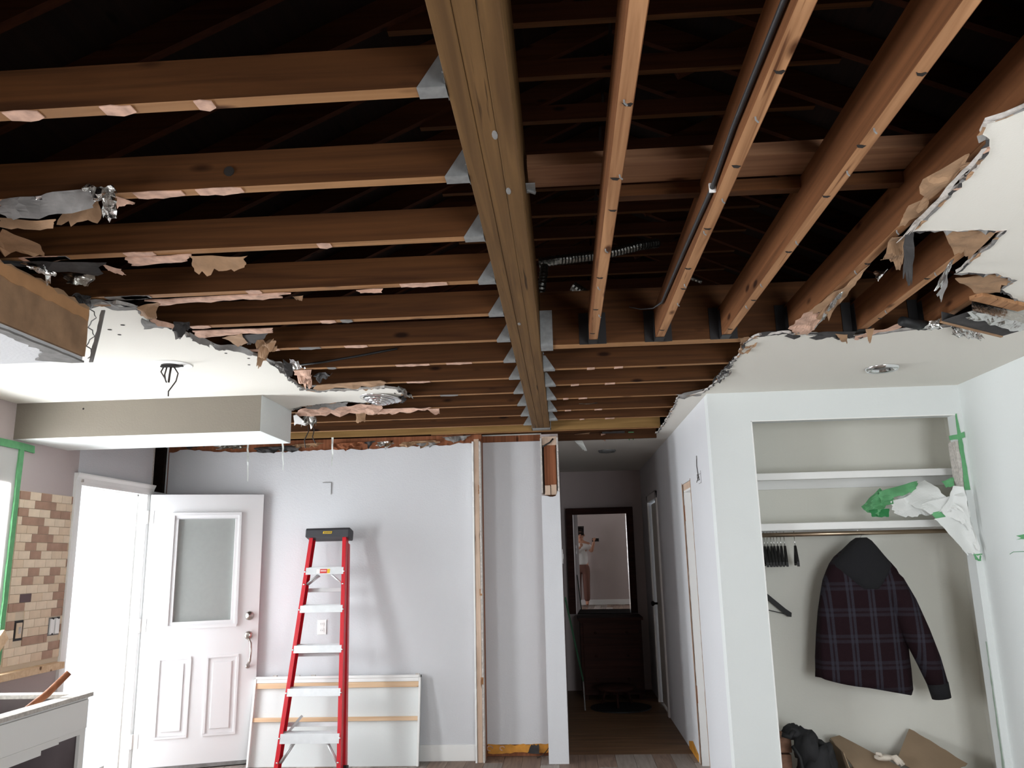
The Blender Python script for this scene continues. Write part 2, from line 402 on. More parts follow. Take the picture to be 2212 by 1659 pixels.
# ------------------------------------------------------------------ walls
# left wall: studded wall with a kitchen window and the entry doorway; drywall torn away in the far corner
DOOR = (5.20, 6.08, -0.02, 2.03); WIN = (3.85, 4.52, 1.0, 1.98); WIN2 = (0.15, 1.65, 0.8, 2.1)
mb = MB()
for a, b, c, d in rect_with_holes(-0.65, 6.55, 0.0, 2.72, [(5.168, 6.112, -0.02, 2.057), WIN, WIN2, (6.14, 6.40, 2.06, 2.44)]):
    mb.box((-3.40, a, c), (-3.2627, b, d))
wall_left = struct('wall_left', mb, [M_WALL])
mb = MB()
for a, b, c, d in rect_with_holes(-0.5, 6.40, 0.0, ZC, [(5.168, 6.112, -0.02, 2.057), WIN, WIN2, (6.14, 6.40, 2.06, 2.46)]):
    mb.box((-3.2627, a, c), (-3.25, b, d), 0 if b <= 5.17 else 1)
mb.build('drywall', [M_WALLM, M_WALL], wall_left)
MB().box((-3.43, 6.125, 1.95), (-3.40, 6.55, 2.6)).build('sheathing', M_DARKHOLE, wall_left)
MB().box((-3.39, 6.355, 2.06), (-3.27, 6.398, 2.46)).build('stud', M_DECK, wall_left)  # stud coloured near black, painting in the shade of the cavity
# ragged edge of the missing drywall
edge = torn([(6.14, 2.455), (6.12, 2.36), (6.115, 2.28), (6.135, 2.2), (6.13, 2.1), (6.15, 2.06)], 0.012, 0.02, 5)
mb = MB(); mb.prism([(6.165, 2.06), (6.165, 2.455)] + edge, 'x', -3.262, -3.251)
mb.build('torn_edge', M_GYP, wall_left)
# door lining and casing
mb = MB(); mb.box((-3.42, 5.17, 0), (-3.25, 5.20, 2.03)).box((-3.42, 6.08, 0), (-3.25, 6.11, 2.03)).box((-3.42, 5.17, 2.03), (-3.25, 6.11, 2.055))
mb.box((-3.345, 5.20, 0), (-3.315, 5.212, 2.03)).box((-3.345, 6.068, 0), (-3.315, 6.08, 2.03)).box((-3.345, 5.20, 2.018), (-3.315, 6.08, 2.03))
struct('trim_1', mb, M_TRIM, 'white wooden lining of the bright entry doorway')
prof = [(0, 0), (0.012, 0), (0.016, 0.02), (0.02, 0.05), (0.02, 0.075), (0, 0.075)]
cas = struct('trim_2', MB().prism([(5.205+0.0-p[1], -3.25+p[0]) [::-1] for p in prof], 'z', 0, 2.105), M_TRIM, 'white moulded casing around the entry doorway')
MB().prism([(p[0]-3.25, 6.075+p[1]) for p in prof], 'z', 0, 2.105).build('casing', M_TRIM, cas)
hp = [(0, 0), (0.014, 0), (0.018, 0.025), (0.024, 0.05), (0.034, 0.07), (0.036, 0.08), (0, 0.08)]
MB().prism([(p[0]-3.25, 2.025+p[1]) for p in hp], 'y', 5.128, 6.155).build('head_casing', M_TRIM, cas, bevel=0.001)
MB().box((-3.236, 5.185, 2.045), (-3.222, 5.2, 2.065)).build('door_chime_magnet', M_NICKEL, cas, bevel=0.002)
# kitchen window in the left wall (out of frame to the left)
def window(name, axis_pos, u0, u1, z0, z1, axis, label):
    mb = MB(); t = 0.05
    def bx(a, b, c, d):
        if axis == 'x': mb.box((axis_pos-0.05, a, c), (axis_pos+0.02, b, d))
        else: mb.box((a, axis_pos-0.05, c), (b, axis_pos+0.02, d))
    bx(u0, u0+t, z0, z1); bx(u1-t, u1, z0, z1); bx(u0, u1, z0, z0+t); bx(u0, u1, z1-t, z1); um = (u0+u1)/2; bx(um-t/2, um+t/2, z0, z1)
    w = struct(name, mb, M_TRIM, label)
    for a, b in ((u0+t, um-t/2), (um+t/2, u1-t)):
        g = MB()
        if axis == 'x': g.box((axis_pos-0.016, a, z0+t), (axis_pos-0.012, b, z1-t))
        else: g.box((a, axis_pos-0.016, z0+t), (b, axis_pos-0.012, z1-t))
        g.build('pane', M_CLEAR, w)
    return w
window('window_1', -3.33, WIN[0], WIN[1], WIN[2], WIN[3], 'x', 'white framed kitchen window in the left wall')
window('window_added_left', -3.33, WIN2[0], WIN2[1], WIN2[2], WIN2[3], 'x', 'added white framed large window nearest the camera in the left wall')  # unseen window added to carry the left fill light
RW = (0.95, 2.15, 0.55, 2.05)
mb = MB()
for a, b, c, d in rect_with_holes(-3.40, 2.59, 0.0, ZJ, [RW]): mb.box((a, -0.65, c), (b, -0.5, d))
struct('wall_rear', mb, M_WALLM)
window('window_added_rear', -0.58, RW[0], RW[1], RW[2], RW[3], 'y', 'added white framed window in the wall behind the camera')  # unseen window added to carry the rear fill light
struct('baseboard_rear', MB().box((-3.25, -0.5, 0), (2.44, -0.486, 0.115)), M_TRIM, bevel=0.003)
struct('wall_right', MB().box((2.44, -0.65, 0), (2.59, 4.94, ZC)), M_WALLW)

# far wall: drywall with a torn top edge on brown framing
def back_poly(x0, x1, top):
    return [(x0, 0.0)] + [(x1, 0.0)] + [(p[0], p[1]) for p in top]
top = torn([(-0.715, 2.395), (-0.79, 2.398), (-0.83, 2.405), (-0.90, 2.385), (-1.2, 2.39), (-1.44, 2.382), (-1.6, 2.372), (-1.87, 2.384), (-2.1, 2.38), (-2.33, 2.375), (-2.6, 2.385), (-2.9, 2.40), (-3.1, 2.42), (-3.25, 2.40)], 0.007, 0.03, 3)
wb = struct('wall_back', MB().prism(back_poly(-3.25, -0.715, top), 'y', 6.40, 6.4127, 0, 1, 1), [M_WALL, M_GYP])
tag(MB().box((-3.40, 6.4127, 0), (-0.645, 6.55, ZJ)).build('wall_back_framing', M_RWOOD), kind='structure')
struct('baseboard_back', MB().box((-3.25, 6.386, 0), (-0.722, 6.40, 0.115)), M_TRIM, 'tall plain white baseboard along the far wall', bevel=0.003)
# cut end of the removed partition between far wall and niche
stub = struct('wall_stub', MB().box((-0.699, 6.335, 0), (-0.661, 6.52, 2.42)), M_STUD, 'cut end of a removed partition showing bare timber')
for i, (x0, x1, s) in enumerate(((-0.7145, -0.7015, 11), (-0.6585, -0.6455, 12))):
    e = torn([(6.325, 0.0), (6.33, 1.2), (6.322, 2.40)], 0.006, 0.04, s)
    MB().prism([(6.52, 0.0)] + e + [(6.52, 2.40)], 'x', x0, x1).build('drywall_edge', M_GYP if i else M_TRIM, stub)
for z in (1.98, 1.2, 0.55): MB().box((-0.667, 6.328, z), (-0.648, 6.338, z+0.05+0.02*(z > 1.9))).build('wood_chip', M_JYB, stub)
# niche wall, hallway left wall with exposed header, hallway right wall, closet walls
niche = struct('wall_niche', MB().box((-0.6455, 6.52, 0.085), (-0.165, 6.533, 2.415)), M_WALL)
MB().box((-0.6455, 6.533, 0), (-0.165, 6.55, 2.47)).build('framing', M_RWOOD, niche)
rn = random.Random(8)
e = torn([(-0.64, 0.09), (-0.5, 0.082), (-0.3, 0.086), (-0.17, 0.09)], 0.006, 0.03, 9)
MB().prism([(-0.64, 0.025)] + torn([(-0.64, 0.025), (-0.6, 0.018), (-0.4, 0.03), (-0.3, 0.022), (-0.17, 0.028)], 0.006, 0.03, 10) + e[::-1], 'y', 6.512, 6.532).build('adhesive_strip', M_ORANGE, niche)
for x, r in ((-0.625, 0.022), (-0.53, 0.018)):
    MB().tube([(x+r*math.cos(t), 6.512, 0.06+r*0.8*math.sin(t)) for t in [k*0.7 for k in range(8)]], 0.005, 5).build('paper_curl', M_PINK, niche, smooth=True)
scrap('torn_paper', '', '', M_DARKP, [(-0.34, 6.50, 0.03), (-0.24, 6.49, 0.02), (-0.25, 6.51, 0.085), (-0.31, 6.51, 0.08)], 0.01, seed=3, parent=niche)
struct('wall_hall_left', MB().box((-0.165, 6.2927, 0), (-0.022, 9.5, 1.935)).box((-0.165, 6.42, 1.935), (-0.022, 9.5, ZC)), [M_WALLM])
col = struct('wall_column', MB().prism([(-0.17, 0), (-0.022, 0)] + torn([(-0.022, 1.975), (-0.04, 1.985), (-0.055, 1.945), (-0.1, 1.94), (-0.165, 1.95)], 0.004, 0.02, 2), 'y', 6.28, 6.2927, 0, 1, 1), [M_WALL, M_GYP], 'white drywall face of the column beside the hallway')
for nm, a, b, m in (('header_block', (-0.137, 6.32, 2.03), (-0.042, 6.41, 2.35), M_RWOOD), ('stud_end', (-0.137, 6.30, 1.955), (-0.094, 6.40, 2.03), M_STUD), ('stud_end', (-0.088, 6.30, 1.955), (-0.045, 6.40, 2.035), M_STUD),
                    ('top_plate', (-0.15, 6.315, 2.35), (-0.03, 6.42, 2.42), M_STUD), ('sill_block', (-0.15, 6.296, 1.935), (-0.03, 6.42, 1.955), M_JX)):
    MB().box(a, b).build(nm, m, col, bevel=0.002)
for x0, x1, sd in ((-0.165, -0.152, 4), (-0.036, -0.022, 6)):
    MB().prism([(6.42, 1.97)] + torn([(6.285, 1.97), (6.29, 2.2), (6.285, 2.405)], 0.006, 0.03, sd) + [(6.42, 2.405)], 'x', x0, x1).build('drywall_edge', M_GYP, col)
MB().tube([(-0.155, 6.30, 2.33), (-0.12, 6.29, 2.35), (-0.085, 6.30, 2.37), (-0.06, 6.31, 2.40)], 0.006, 6).build('cable', M_CABLE, col, smooth=True)
SLOT = (5.82, 6.24, 0.0, 2.0)
mb = MB()
for a, b, c, d in rect_with_holes(5.04, 9.5, 0.0, ZC, [SLOT, (7.98, 8.72, 0, 2.02)]): mb.box((0.92, a, c), (1.02, b, d))
whr = struct('wall_hall_right', mb, M_WALL)
MB().box((1.0, 5.82, 0), (1.02, 6.24, 2.0)).build('closed_leaf', M_DOOR, whr)
MB().box((0.925, 5.845, 0), (0.99, 5.86, 1.95)).box((0.925, 6.19, 0), (0.99, 6.205, 1.95)).box((0.925, 5.845, 1.935), (0.99, 6.205, 1.95)).build('white_jamb', M_TRIM, whr)
MB().box((0.93, 5.82, 0), (1.0, 5.845, 2.0)).build('rough_stud', M_STUD, whr); MB().box((0.93, 6.205, 0), (1.0, 6.24, 2.0)).build('rough_stud', M_STUD, whr)
MB().box((0.93, 5.845, 1.95), (1.0, 6.205, 2.0)).build('rough_header', M_STUD, whr)
for z in (1.72, 0.42): MB().box((0.922, 6.195, z), (0.995, 6.207, z+0.12)).build('shim', M_RWOOD, whr)
for y0, sd in ((5.82, 21), (6.24, 22)):
    s = 1 if y0 > 6 else -1
    MB().prism([(y0+0.004*s, 0.0)] + torn([(y0-0.010*s, 0.0), (y0-0.006*s, 1.0), (y0-0.010*s, 2.01)], 0.005, 0.03, sd) + [(y0+0.004*s, 2.01)], 'x', 0.9185, 0.922).build('torn_edge', M_KRAFT, whr)
MB().prism([(6.3, 0.0), (6.75, 0.0), (6.75, 0.05), (6.55, 0.09), (6.3, 0.05)], 'x', 0.916, 0.921).build('adhesive_strip', M_ORANGE, whr)
struct('wall_hall_end', MB().box((-0.165, 9.5, 0), (1.02, 9.6, ZC)), M_WALLM)
mb = MB().box((0.92, 4.94, 0), (1.18, 5.04, ZC)).box((1.18, 4.94, 2.272), (2.40, 5.04, ZC)).box((2.40, 4.94, 0), (2.72, 5.04, ZC))
struct('wall_closet_front', mb, M_WALLW)
mb = MB()
mb.box((1.176, 4.936, 0), (1.182, 4.946, 2.272)).box((1.176, 4.936, 2.268), (2.40, 4.946, 2.274))
struct('trim_3', mb, M_TRIM, 'thin white corner bead around the closet opening')
struct('wall_closet_back', MB().box((1.02, 5.55, 0), (2.72, 5.65, ZC)), M_CREAM)
struct('wall_closet_right', MB().box((2.62, 5.04, 0), (2.72, 5.55, ZC)), M_CREAM)

# ------------------------------------------------------------------ ceiling boards with torn outlines
left_edge = torn([(-2.2, 2.77), (-1.80, 2.765), (-1.74, 2.77), (-1.65, 2.763), (-1.61, 2.855), (-1.636, 3.008), (-1.598, 3.13), (-1.575, 3.342), (-1.535, 3.446), (-1.444, 3.546), (-1.428, 3.62), (-1.407, 3.815), (-1.438, 4.077), (-1.473, 4.375), (-1.416, 4.451), (-1.2, 4.462), (-1.0, 4.42), (-0.93, 4.5), (-0.935, 4.62), (-1.05, 4.86), (-1.2, 4.85), (-1.346, 4.80), (-1.644, 4.895), (-1.73, 5.0)], 0.010, 0.028, 31)
cl = struct('ceiling_left', MB().prism([(-3.25, 5.03), (-3.25, 2.77)] + left_edge + [(-1.75, 5.03)], 'z', ZC, ZC+0.0127, 0, 2, 1), [M_CEIL, M_GYP, M_KRAFT])
right_edge = torn([(1.16, 0.95), (1.075, 1.705), (1.018, 1.759), (1.032, 1.813), (1.078, 1.873), (1.109, 2.01), (1.12, 2.164), (1.125, 2.324), (1.117, 2.411), (1.236, 2.418), (1.416, 2.436), (1.43, 2.524), (1.438, 2.691), (1.449, 2.831), (1.527, 2.841), (1.596, 2.85), (1.718, 2.94), (1.716, 3.046), (1.86, 3.2), (1.90, 3.42), (1.80, 3.56), (1.668, 3.587), (1.536, 3.613), (1.372, 3.70), (1.138, 3.602), (1.025, 3.57), (0.927, 3.595), (0.89, 3.712), (0.915, 3.986), (0.907, 4.241), (0.923, 4.596), (0.895, 4.902), (0.756, 5.024), (0.774, 5.385), (0.795, 6.073), (0.795, 6.545), (0.717, 6.71), (0.348, 6.709), (0.074, 6.648), (-0.022, 6.70)], 0.008, 0.028, 32)
torn_lip(cl, left_edge, 3)
cr_ = struct('ceiling_right', MB().prism([(3.05, 9.5), (3.05, 0.95)] + right_edge + [(-0.022, 9.5)], 'z', ZC, ZC+0.0127, 0, 2, 1), [M_CEIL, M_GYP, M_KRAFT])
torn_lip(cr_, right_edge, 7)
struct('ceiling_near', MB().box((-3.25, -0.5, ZC), (3.05, 0.95, ZC+0.0127)), M_CEIL)
struct('ceiling_back', MB().box((-3.5, 6.55, ZJ), (-0.16, 9.6, ZJ+0.0127)), M_CEIL)
# boxed soffits hanging below the ceiling
sf = struct('ceiling_soffit_far', MB().box((-3.25, 4.504, 2.24), (-1.75, 5.03, ZC)), M_WALLW, 'boxed soffit with a darker taupe front above the entry', bevel=0.003)
MB().box((-3.25, 4.5, 2.24), (-1.752, 4.504, ZC)).build('front_face', M_TAUPE, sf)  # front face a darker taupe than the rest of the box
sn = struct('ceiling_soffit_near', MB().box((-3.25, 0.95, 2.235), (-1.76, 2.76, ZC-0.02)), M_WALL, 'broken kitchen soffit with bare brown side')
MB().prism([(0.95, 2.25)] + torn([(2.755, 2.25), (2.757, 2.35), (2.755, 2.44)], 0.004, 0.03, 7) + torn([(2.755, 2.44), (2.5, 2.45), (2.2, 2.44), (1.6, 2.45), (0.95, 2.44)], 0.008, 0.03, 8), 'x', -1.76, -1.748).build('bare_side_board', M_KRAFT, sn)
MB().prism(torn([(-1.748, 0.95), (-1.748, 2.0), (-1.75, 2.5), (-1.752, 2.76)], 0.003, 0.03, 9) + torn([(-1.80, 2.76), (-1.90, 2.70), (-1.80, 2.6), (-1.775, 2.2), (-1.79, 1.6), (-1.775, 0.95)], 0.008, 0.02, 10), 'z', 2.228, 2.235).build('torn_edge', M_GREYP, sn)
mb = MB()
for k in range(9):
    mb.tube([(-1.742+0.012*math.sin(k*2.1), 2.765, 2.245+k*0.024), (-1.735+0.012*math.sin(k*2.1+1), 2.767, 2.258+k*0.024), (-1.742+0.012*math.sin(k*2.1+2.1), 2.765, 2.269+k*0.024)], 0.0022, 4)
mb.build('metal_mesh', M_SILVER, sn)
MB().prism(torn([(-1.735, 2.23), (-1.722, 2.33), (-1.705, 2.43)], 0.003, 0.02, 12) + [(-1.692, 2.43), (-1.705, 2.33), (-1.722, 2.23)], 'y', 2.762, 2.768).build('bent_corner_bead', M_GREYP, sn)

MB().prism([(0.95, 2.40)] + torn([(0.95, 2.40), (1.6, 2.40), (2.2, 2.395), (2.6, 2.39), (2.75, 2.385)], 0.006, 0.03, 18) + torn([(2.75, 2.43), (2.5, 2.44), (2.2, 2.43), (1.6, 2.44), (0.95, 2.43)], 0.008, 0.03, 19), 'x', -1.748, -1.7455).build('peeled_paper_band', mat('orange_kraft', (184, 138, 96), 0.85, var=0.15, vscale=14), sn)
# ------------------------------------------------------------------ roof above: boards, gables
RS = 0.47
def roof_z(x): return 3.77 + RS*(x+0.721) if x <= 0.35 else 3.77 + RS*(0.35+0.721) - RS*(x-0.35)
mb = MB()
for x0, x1 in ((-3.75, 0.35), (0.35, 3.4)):
    z0, z1 = roof_z(x0)+0.14, roof_z(x1)+0.14
    mb.add([(x0, -0.7, z0), (x1, -0.7, z1), (x1, 9.65, z1), (x0, 9.65, z0), (x0, -0.7, z0+0.03), (x1, -0.7, z1+0.03), (x1, 9.65, z1+0.03), (x0, 9.65, z0+0.03)],
           [(3,2,1,0),(4,5,6,7),(0,1,5,4),(1,2,6,5),(2,3,7,6),(3,0,4,7)])
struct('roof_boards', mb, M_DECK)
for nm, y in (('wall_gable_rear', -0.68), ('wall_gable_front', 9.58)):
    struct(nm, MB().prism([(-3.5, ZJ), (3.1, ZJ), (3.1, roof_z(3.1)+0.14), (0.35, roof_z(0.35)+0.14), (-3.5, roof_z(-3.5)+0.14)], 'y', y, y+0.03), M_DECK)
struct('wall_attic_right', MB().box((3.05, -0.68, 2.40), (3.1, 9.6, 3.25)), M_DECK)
struct('ground', MB().box((-9, -3, -0.25), (-3.6, 10, -0.1)), M_OUT)

# ------------------------------------------------------------------ framing: laminated beam, joists, hangers
bt = thing('main_beam', 'wide yellowish laminated timber beam running from the camera to the far wall', 'beam', (-0.148, 0.6, ZJ))
for k in range(3):
    x0 = -0.215+0.0452*k
    MB().box((x0, 0.3, ZJ - (0.0015 if k == 0 else 0)), (x0+0.0447, 6.26, ZJ+0.30)).build('ply', M_LVL, bt, bevel=0.002)
sad = MB().box((-0.222, 6.17, ZJ-0.006), (-0.073, 6.268, ZJ-0.002)).box((-0.222, 6.17, ZJ-0.006), (-0.218, 6.268, ZJ+0.10)).box((-0.077, 6.17, ZJ-0.006), (-0.073, 6.268, ZJ+0.10))
sad.build('end_hanger', M_SILVER, bt)
for x0, y0, s in ((-0.118, 2.02, 3), (-0.13, 1.72, 4), (-0.16, 3.3, 5)):
    MB().lathe([(0.0, -0.0004), (0.008, -0.0004), (0.010, 0.0006)], (x0, y0, ZJ-0.001), 9, M=Matrix.Diagonal((0.7, 2.2, 1))).build('plaster_smear', M_GREYP, bt)

def hanger_mesh(side):
    """Joist hanger: seat, two cheeks and two face flanges; side=-1 joist comes from the left of the beam."""
    mb = MB(); t = 0.0016; L = 0.062*side
    def b(a, c): mb.box(tuple(min(p, q) for p, q in zip(a, c)), tuple(max(p, q) for p, q in zip(a, c)))
    b((0, -0.002, -0.0035), (L, 0.040, -0.001))
    for y in (-0.003, 0.0395):   # cheeks taper towards the top
        mb.add([(0, y, -0.003), (L, y, -0.003), (L*0.2, y, 0.075), (0, y, 0.075), (0, y+t, -0.003), (L, y+t, -0.003), (L*0.2, y+t, 0.075), (0, y+t, 0.075)],
               [(3,2,1,0),(4,5,6,7),(0,1,5,4),(1,2,6,5),(2,3,7,6),(3,0,4,7)])
    b((0, -0.024, 0.003), (t*side, -0.002, 0.09)); b((0, 0.040, 0.003), (t*side, 0.062, 0.09))
    for z in (0.02, 0.05, 0.08):
        b((0.0, -0.022, z), (0.006*side, -0.015, z+0.006))
    return mb
HANG = {}
def add_hanger(parent, x, y, side, m):
    key = (side, m.name)
    if key not in HANG:
        o = hanger_mesh(side).build('joist_hanger', m, None, loc=(0, 0, 0)); HANG[key] = o.data; bpy.data.objects.remove(o)
    c = bpy.data.objects.new('joist_hanger', HANG[key]); COL.objects.link(c); c.parent = parent; c.location = Vector((x, y, ZJ)) - parent_origin(parent)
    return c

ORD = ['nearest', 'second', 'third', 'fourth', 'fifth', 'sixth', 'seventh', 'eighth', 'ninth', 'tenth', 'eleventh', 'twelfth']
rj = random.Random(12)
LJ = [1.507+0.4065*k for k in range(12)]
for k, y in enumerate(LJ):
    x0 = -3.25
    lab = ('%s of the brown ceiling joists left of the beam, counted from the camera' % ORD[k])
    t = thing('ceiling_joist', lab, 'joist', (-1.7, y+0.019, ZJ), 'joists left of the laminated beam')
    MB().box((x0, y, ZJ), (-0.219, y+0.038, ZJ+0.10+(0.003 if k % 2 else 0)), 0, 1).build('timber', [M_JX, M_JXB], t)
    add_hanger(t, -0.2165, y, -1, M_SILVER)
    # drywall paper left stuck under the joist
    if k < 9:
        for j in range(4 if k < 4 else 3):
            a = rj.uniform(-1.9 + 0.05*k, -0.55) if k > 0 else rj.uniform(-1.5, -0.4); w = rj.uniform(0.04, 0.18) if k else rj.uniform(0.03, 0.09)
            e1 = torn([(a, y+0.001), (a+w*0.4, y-0.002), (a+w, y+0.004)], 0.004, 0.02, k*9+j); e2 = torn([(a+w, y+0.03), (a+w*0.5, y+0.042), (a, y+0.034)], 0.006, 0.02, k*11+j)
            MB().prism(e1 + e2, 'z', ZJ-0.003, ZJ-0.0004).build('paper_scrap', M_PINK if (j+k) % 3 or k < 2 else M_GREYP, t)
    if k < 2:
        MB().lathe([(0.014, 0), (0.014, 0.004)], (-1.27 if k == 0 else -0.86, y-0.0035, ZJ+0.045), 10, M=Matrix.Rotation(math.radians(-90), 3, 'X')).build('drilled_hole', M_DARKHOLE, t)

RJ = [4.172, 4.580, 5.000, 5.425, 5.810]
for k, y in enumerate(RJ):
    t = thing('ceiling_joist', '%s of the short brown joists right of the beam beyond the doubled header' % ORD[k], 'joist', (0.9, y+0.019, ZJ), 'short joists right of the laminated beam')
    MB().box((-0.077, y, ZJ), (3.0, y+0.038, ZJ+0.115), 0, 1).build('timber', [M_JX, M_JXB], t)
    add_hanger(t, -0.0785, y, 1, M_SILVER)
    for j in range(2):
        a = rj.uniform(0.0, 0.7); w = rj.uniform(0.02, 0.07)
        MB().prism(torn([(a, y+0.001), (a+w, y-0.003)], 0.003, 0.015, k*5+j) + torn([(a+w, y+0.03), (a, y+0.04)], 0.006, 0.015, k*6+j), 'z', ZJ-0.004, ZJ-0.0004).build('paper_scrap', M_PINK, t)
# doubled header carrying the long joists
hd = thing('doubled_header', 'doubled brown header timber carrying the long joists right of the beam', 'header', (1.0, 3.715, ZJ))
for k in range(2): MB().box((-0.077, 3.677+0.0395*k, ZJ), (3.0, 3.7155+0.0395*k, ZJ+0.265), 0, 1).build('ply', [M_JX, M_JXB], hd)
mb = MB().box((-0.0785, 3.67, ZJ-0.004), (-0.02, 3.765, ZJ-0.0015)).box((-0.0785, 3.665, ZJ-0.004), (-0.02, 3.6685, ZJ+0.17)).box((-0.0785, 3.765, ZJ-0.004), (-0.02, 3.768, ZJ+0.17))
mb.build('joist_hanger', M_SILVER, hd)
# long joists running towards the far wall
YJ = [0.190, 0.4985, 0.804, 1.112, 1.418, 1.722]
YL = ['leftmost long joist, wide grained timber right of the beam', 'second long joist from the beam with a black cable along its side', 'third long joist from the beam studded with bent nails',
      'fourth long joist from the beam with torn drywall hanging from it', 'fifth long joist, seen through the star shaped ceiling tear', 'sixth long joist above the torn corner with the foil duct']
for k, xr in enumerate(YJ):
    t = thing('long_joist', YL[k], 'joist', (xr-0.019, 2.0, ZJ), 'long joists right of the beam')
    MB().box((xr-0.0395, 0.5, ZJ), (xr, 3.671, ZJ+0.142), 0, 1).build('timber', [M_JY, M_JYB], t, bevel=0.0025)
    h = MB().box((xr-0.0415, 3.60, ZJ-0.004), (xr+0.002, 3.6745, ZJ-0.0015)).box((xr-0.084, 3.6705, ZJ-0.004), (xr-0.0395, 3.6745, ZJ+0.15)).box((xr, 3.6705, ZJ-0.004), (xr+0.044, 3.6745, ZJ+0.15))
    for x0 in (xr-0.0418, xr+0.0005): h.box((x0, 3.62, ZJ-0.004), (x0+0.0014, 3.6745, ZJ+0.13))
    h.build('joist_hanger', mat('dark_steel', (46, 44, 44), 0.5, 0.6), t)
    rk = random.Random(40+k)
    for j in range(13):       # bent nails and gouges on the underside
        y = 1.12 + j*0.19 + rk.uniform(-0.12, 0.12); x = xr-0.02+rk.uniform(-0.013, 0.013)
        if j % 2: MB().tube([(x, y, ZJ+0.004), (x+0.001, y, ZJ-0.008), (x+0.008, y+0.006, ZJ-0.011)], 0.0024, 5).build('nail', M_SILVER, t)
        else: MB().prism(torn([(x-0.012, y), (x+0.014, y+0.006)], 0.003, 0.006, j) + [(x+0.009, y+0.018), (x-0.004, y+0.014)], 'z', ZJ-0.0008, ZJ-0.0002).build('gouge', M_DARKHOLE, t)
c = MB().tube([(0.4490, 0.6, ZJ+0.045), (0.4490, 1.2, ZJ+0.028), (0.4490, 1.8, ZJ+0.034), (0.4490, 2.1, ZJ+0.016), (0.4490, 2.6, ZJ+0.036), (0.4490, 3.1, ZJ+0.05), (0.4480, 3.24, ZJ+0.052), (0.42, 3.33, ZJ+0.055), (0.37, 3.36, ZJ+0.062), (0.32, 3.36, ZJ+0.075)], [0.007]*6+[0.006, 0.003, 0.0022, 0.002], 8).build('black_cable', M_CABLE, smooth=True)
tag(c, 'black cable stapled along the side of the second long joist', 'cable')
st = MB().box((0.441, 2.095, ZJ+0.004), (0.4588, 2.103, ZJ+0.030)).build('cable_staple', M_WHT); tag(st, 'small white staple holding the black cable', 'staple')
# flat timbers laid over the long joists
sb = MB().box((-0.07, 2.165, ZJ+0.1445), (3.0, 2.303, ZJ+0.183)).build('strongback', wood('strongback_timber', (104, 72, 52), (130, 95, 70), 'x')); tag(sb, 'flat timber laid across the tops of the long joists', 'timber')
for k, (a, b) in enumerate(zip(YJ[:-1], YJ[1:])):
    o = MB().box((a+0.001, 2.312, ZJ+0.105), (b-0.0405, 2.35, ZJ+0.142)).build('blocking', M_JX)
    tag(o, 'short blocking timber between the %s and %s long joists' % (ORD[k] if k else 'first', ORD[k+1]), 'timber', 'blocking between the long joists')
nb = MB().box((-0.0785, 2.25, ZJ+0.13), (-0.05, 2.31, ZJ+0.135)).tube([(-0.075, 2.29, ZJ+0.13), (-0.05, 2.29, ZJ+0.12)], 0.006, 8).build('bolt_bracket', M_SILVER); tag(nb, 'small metal bolt bracket on the right face of the laminated beam', 'bracket')
# ledger along the far wall
lg = thing('ledger', 'yellowish ledger timber running along the top of the far wall', 'timber', (-1.2, 6.33, ZJ))
MB().box((-3.25, 6.285, ZJ-0.002), (0.79, 6.323, ZJ+0.10)).build('ply', M_LEDGER, lg); MB().box((-3.25, 6.326, ZJ+0.004), (0.79, 6.364, ZJ+0.10)).build('ply', M_JXB, lg)
MB().box((-1.05, 6.366, ZJ-0.001), (0.79, 6.378, ZJ+0.012)).build('lath', M_JXB, lg)
MB().box((-3.25, 6.565, ZJ-0.05), (0.79, 6.60, ZJ+0.10)).build('rim_board', M_JX, lg)

# ------------------------------------------------------------------ roof timbers overhead
for k in range(20):
    y = 1.0 + 0.406*k
    t = thing('roof_rafter', 'sloping brown roof rafter in the dark attic', 'rafter', (0.35, y, roof_z(0.35)), 'roof rafters above the joists')
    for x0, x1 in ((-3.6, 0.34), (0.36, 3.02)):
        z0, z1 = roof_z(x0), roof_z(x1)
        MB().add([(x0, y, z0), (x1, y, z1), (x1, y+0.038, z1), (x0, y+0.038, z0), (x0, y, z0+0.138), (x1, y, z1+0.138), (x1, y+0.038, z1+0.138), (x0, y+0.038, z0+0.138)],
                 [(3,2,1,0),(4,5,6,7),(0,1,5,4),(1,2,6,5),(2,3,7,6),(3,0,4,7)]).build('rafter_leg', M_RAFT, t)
    o = MB().box((-0.70, y+0.04, 3.77), (1.40, y+0.078, 3.86), 0, 1).build('collar_tie', [M_RAFT, M_JX])
    tag(o, 'level collar tie between the rafters high in the dark attic', 'collar tie', 'collar ties between the rafters')
    if k % 2 == 0:
        o = MB().bar((0.62, y+0.10, 3.80), (1.05, y+0.10, 3.99), 0.038, 0.09).build('web_brace', M_RAFT)
        tag(o, 'short sloping web brace above a collar tie in the attic', 'brace', 'web braces in the attic')

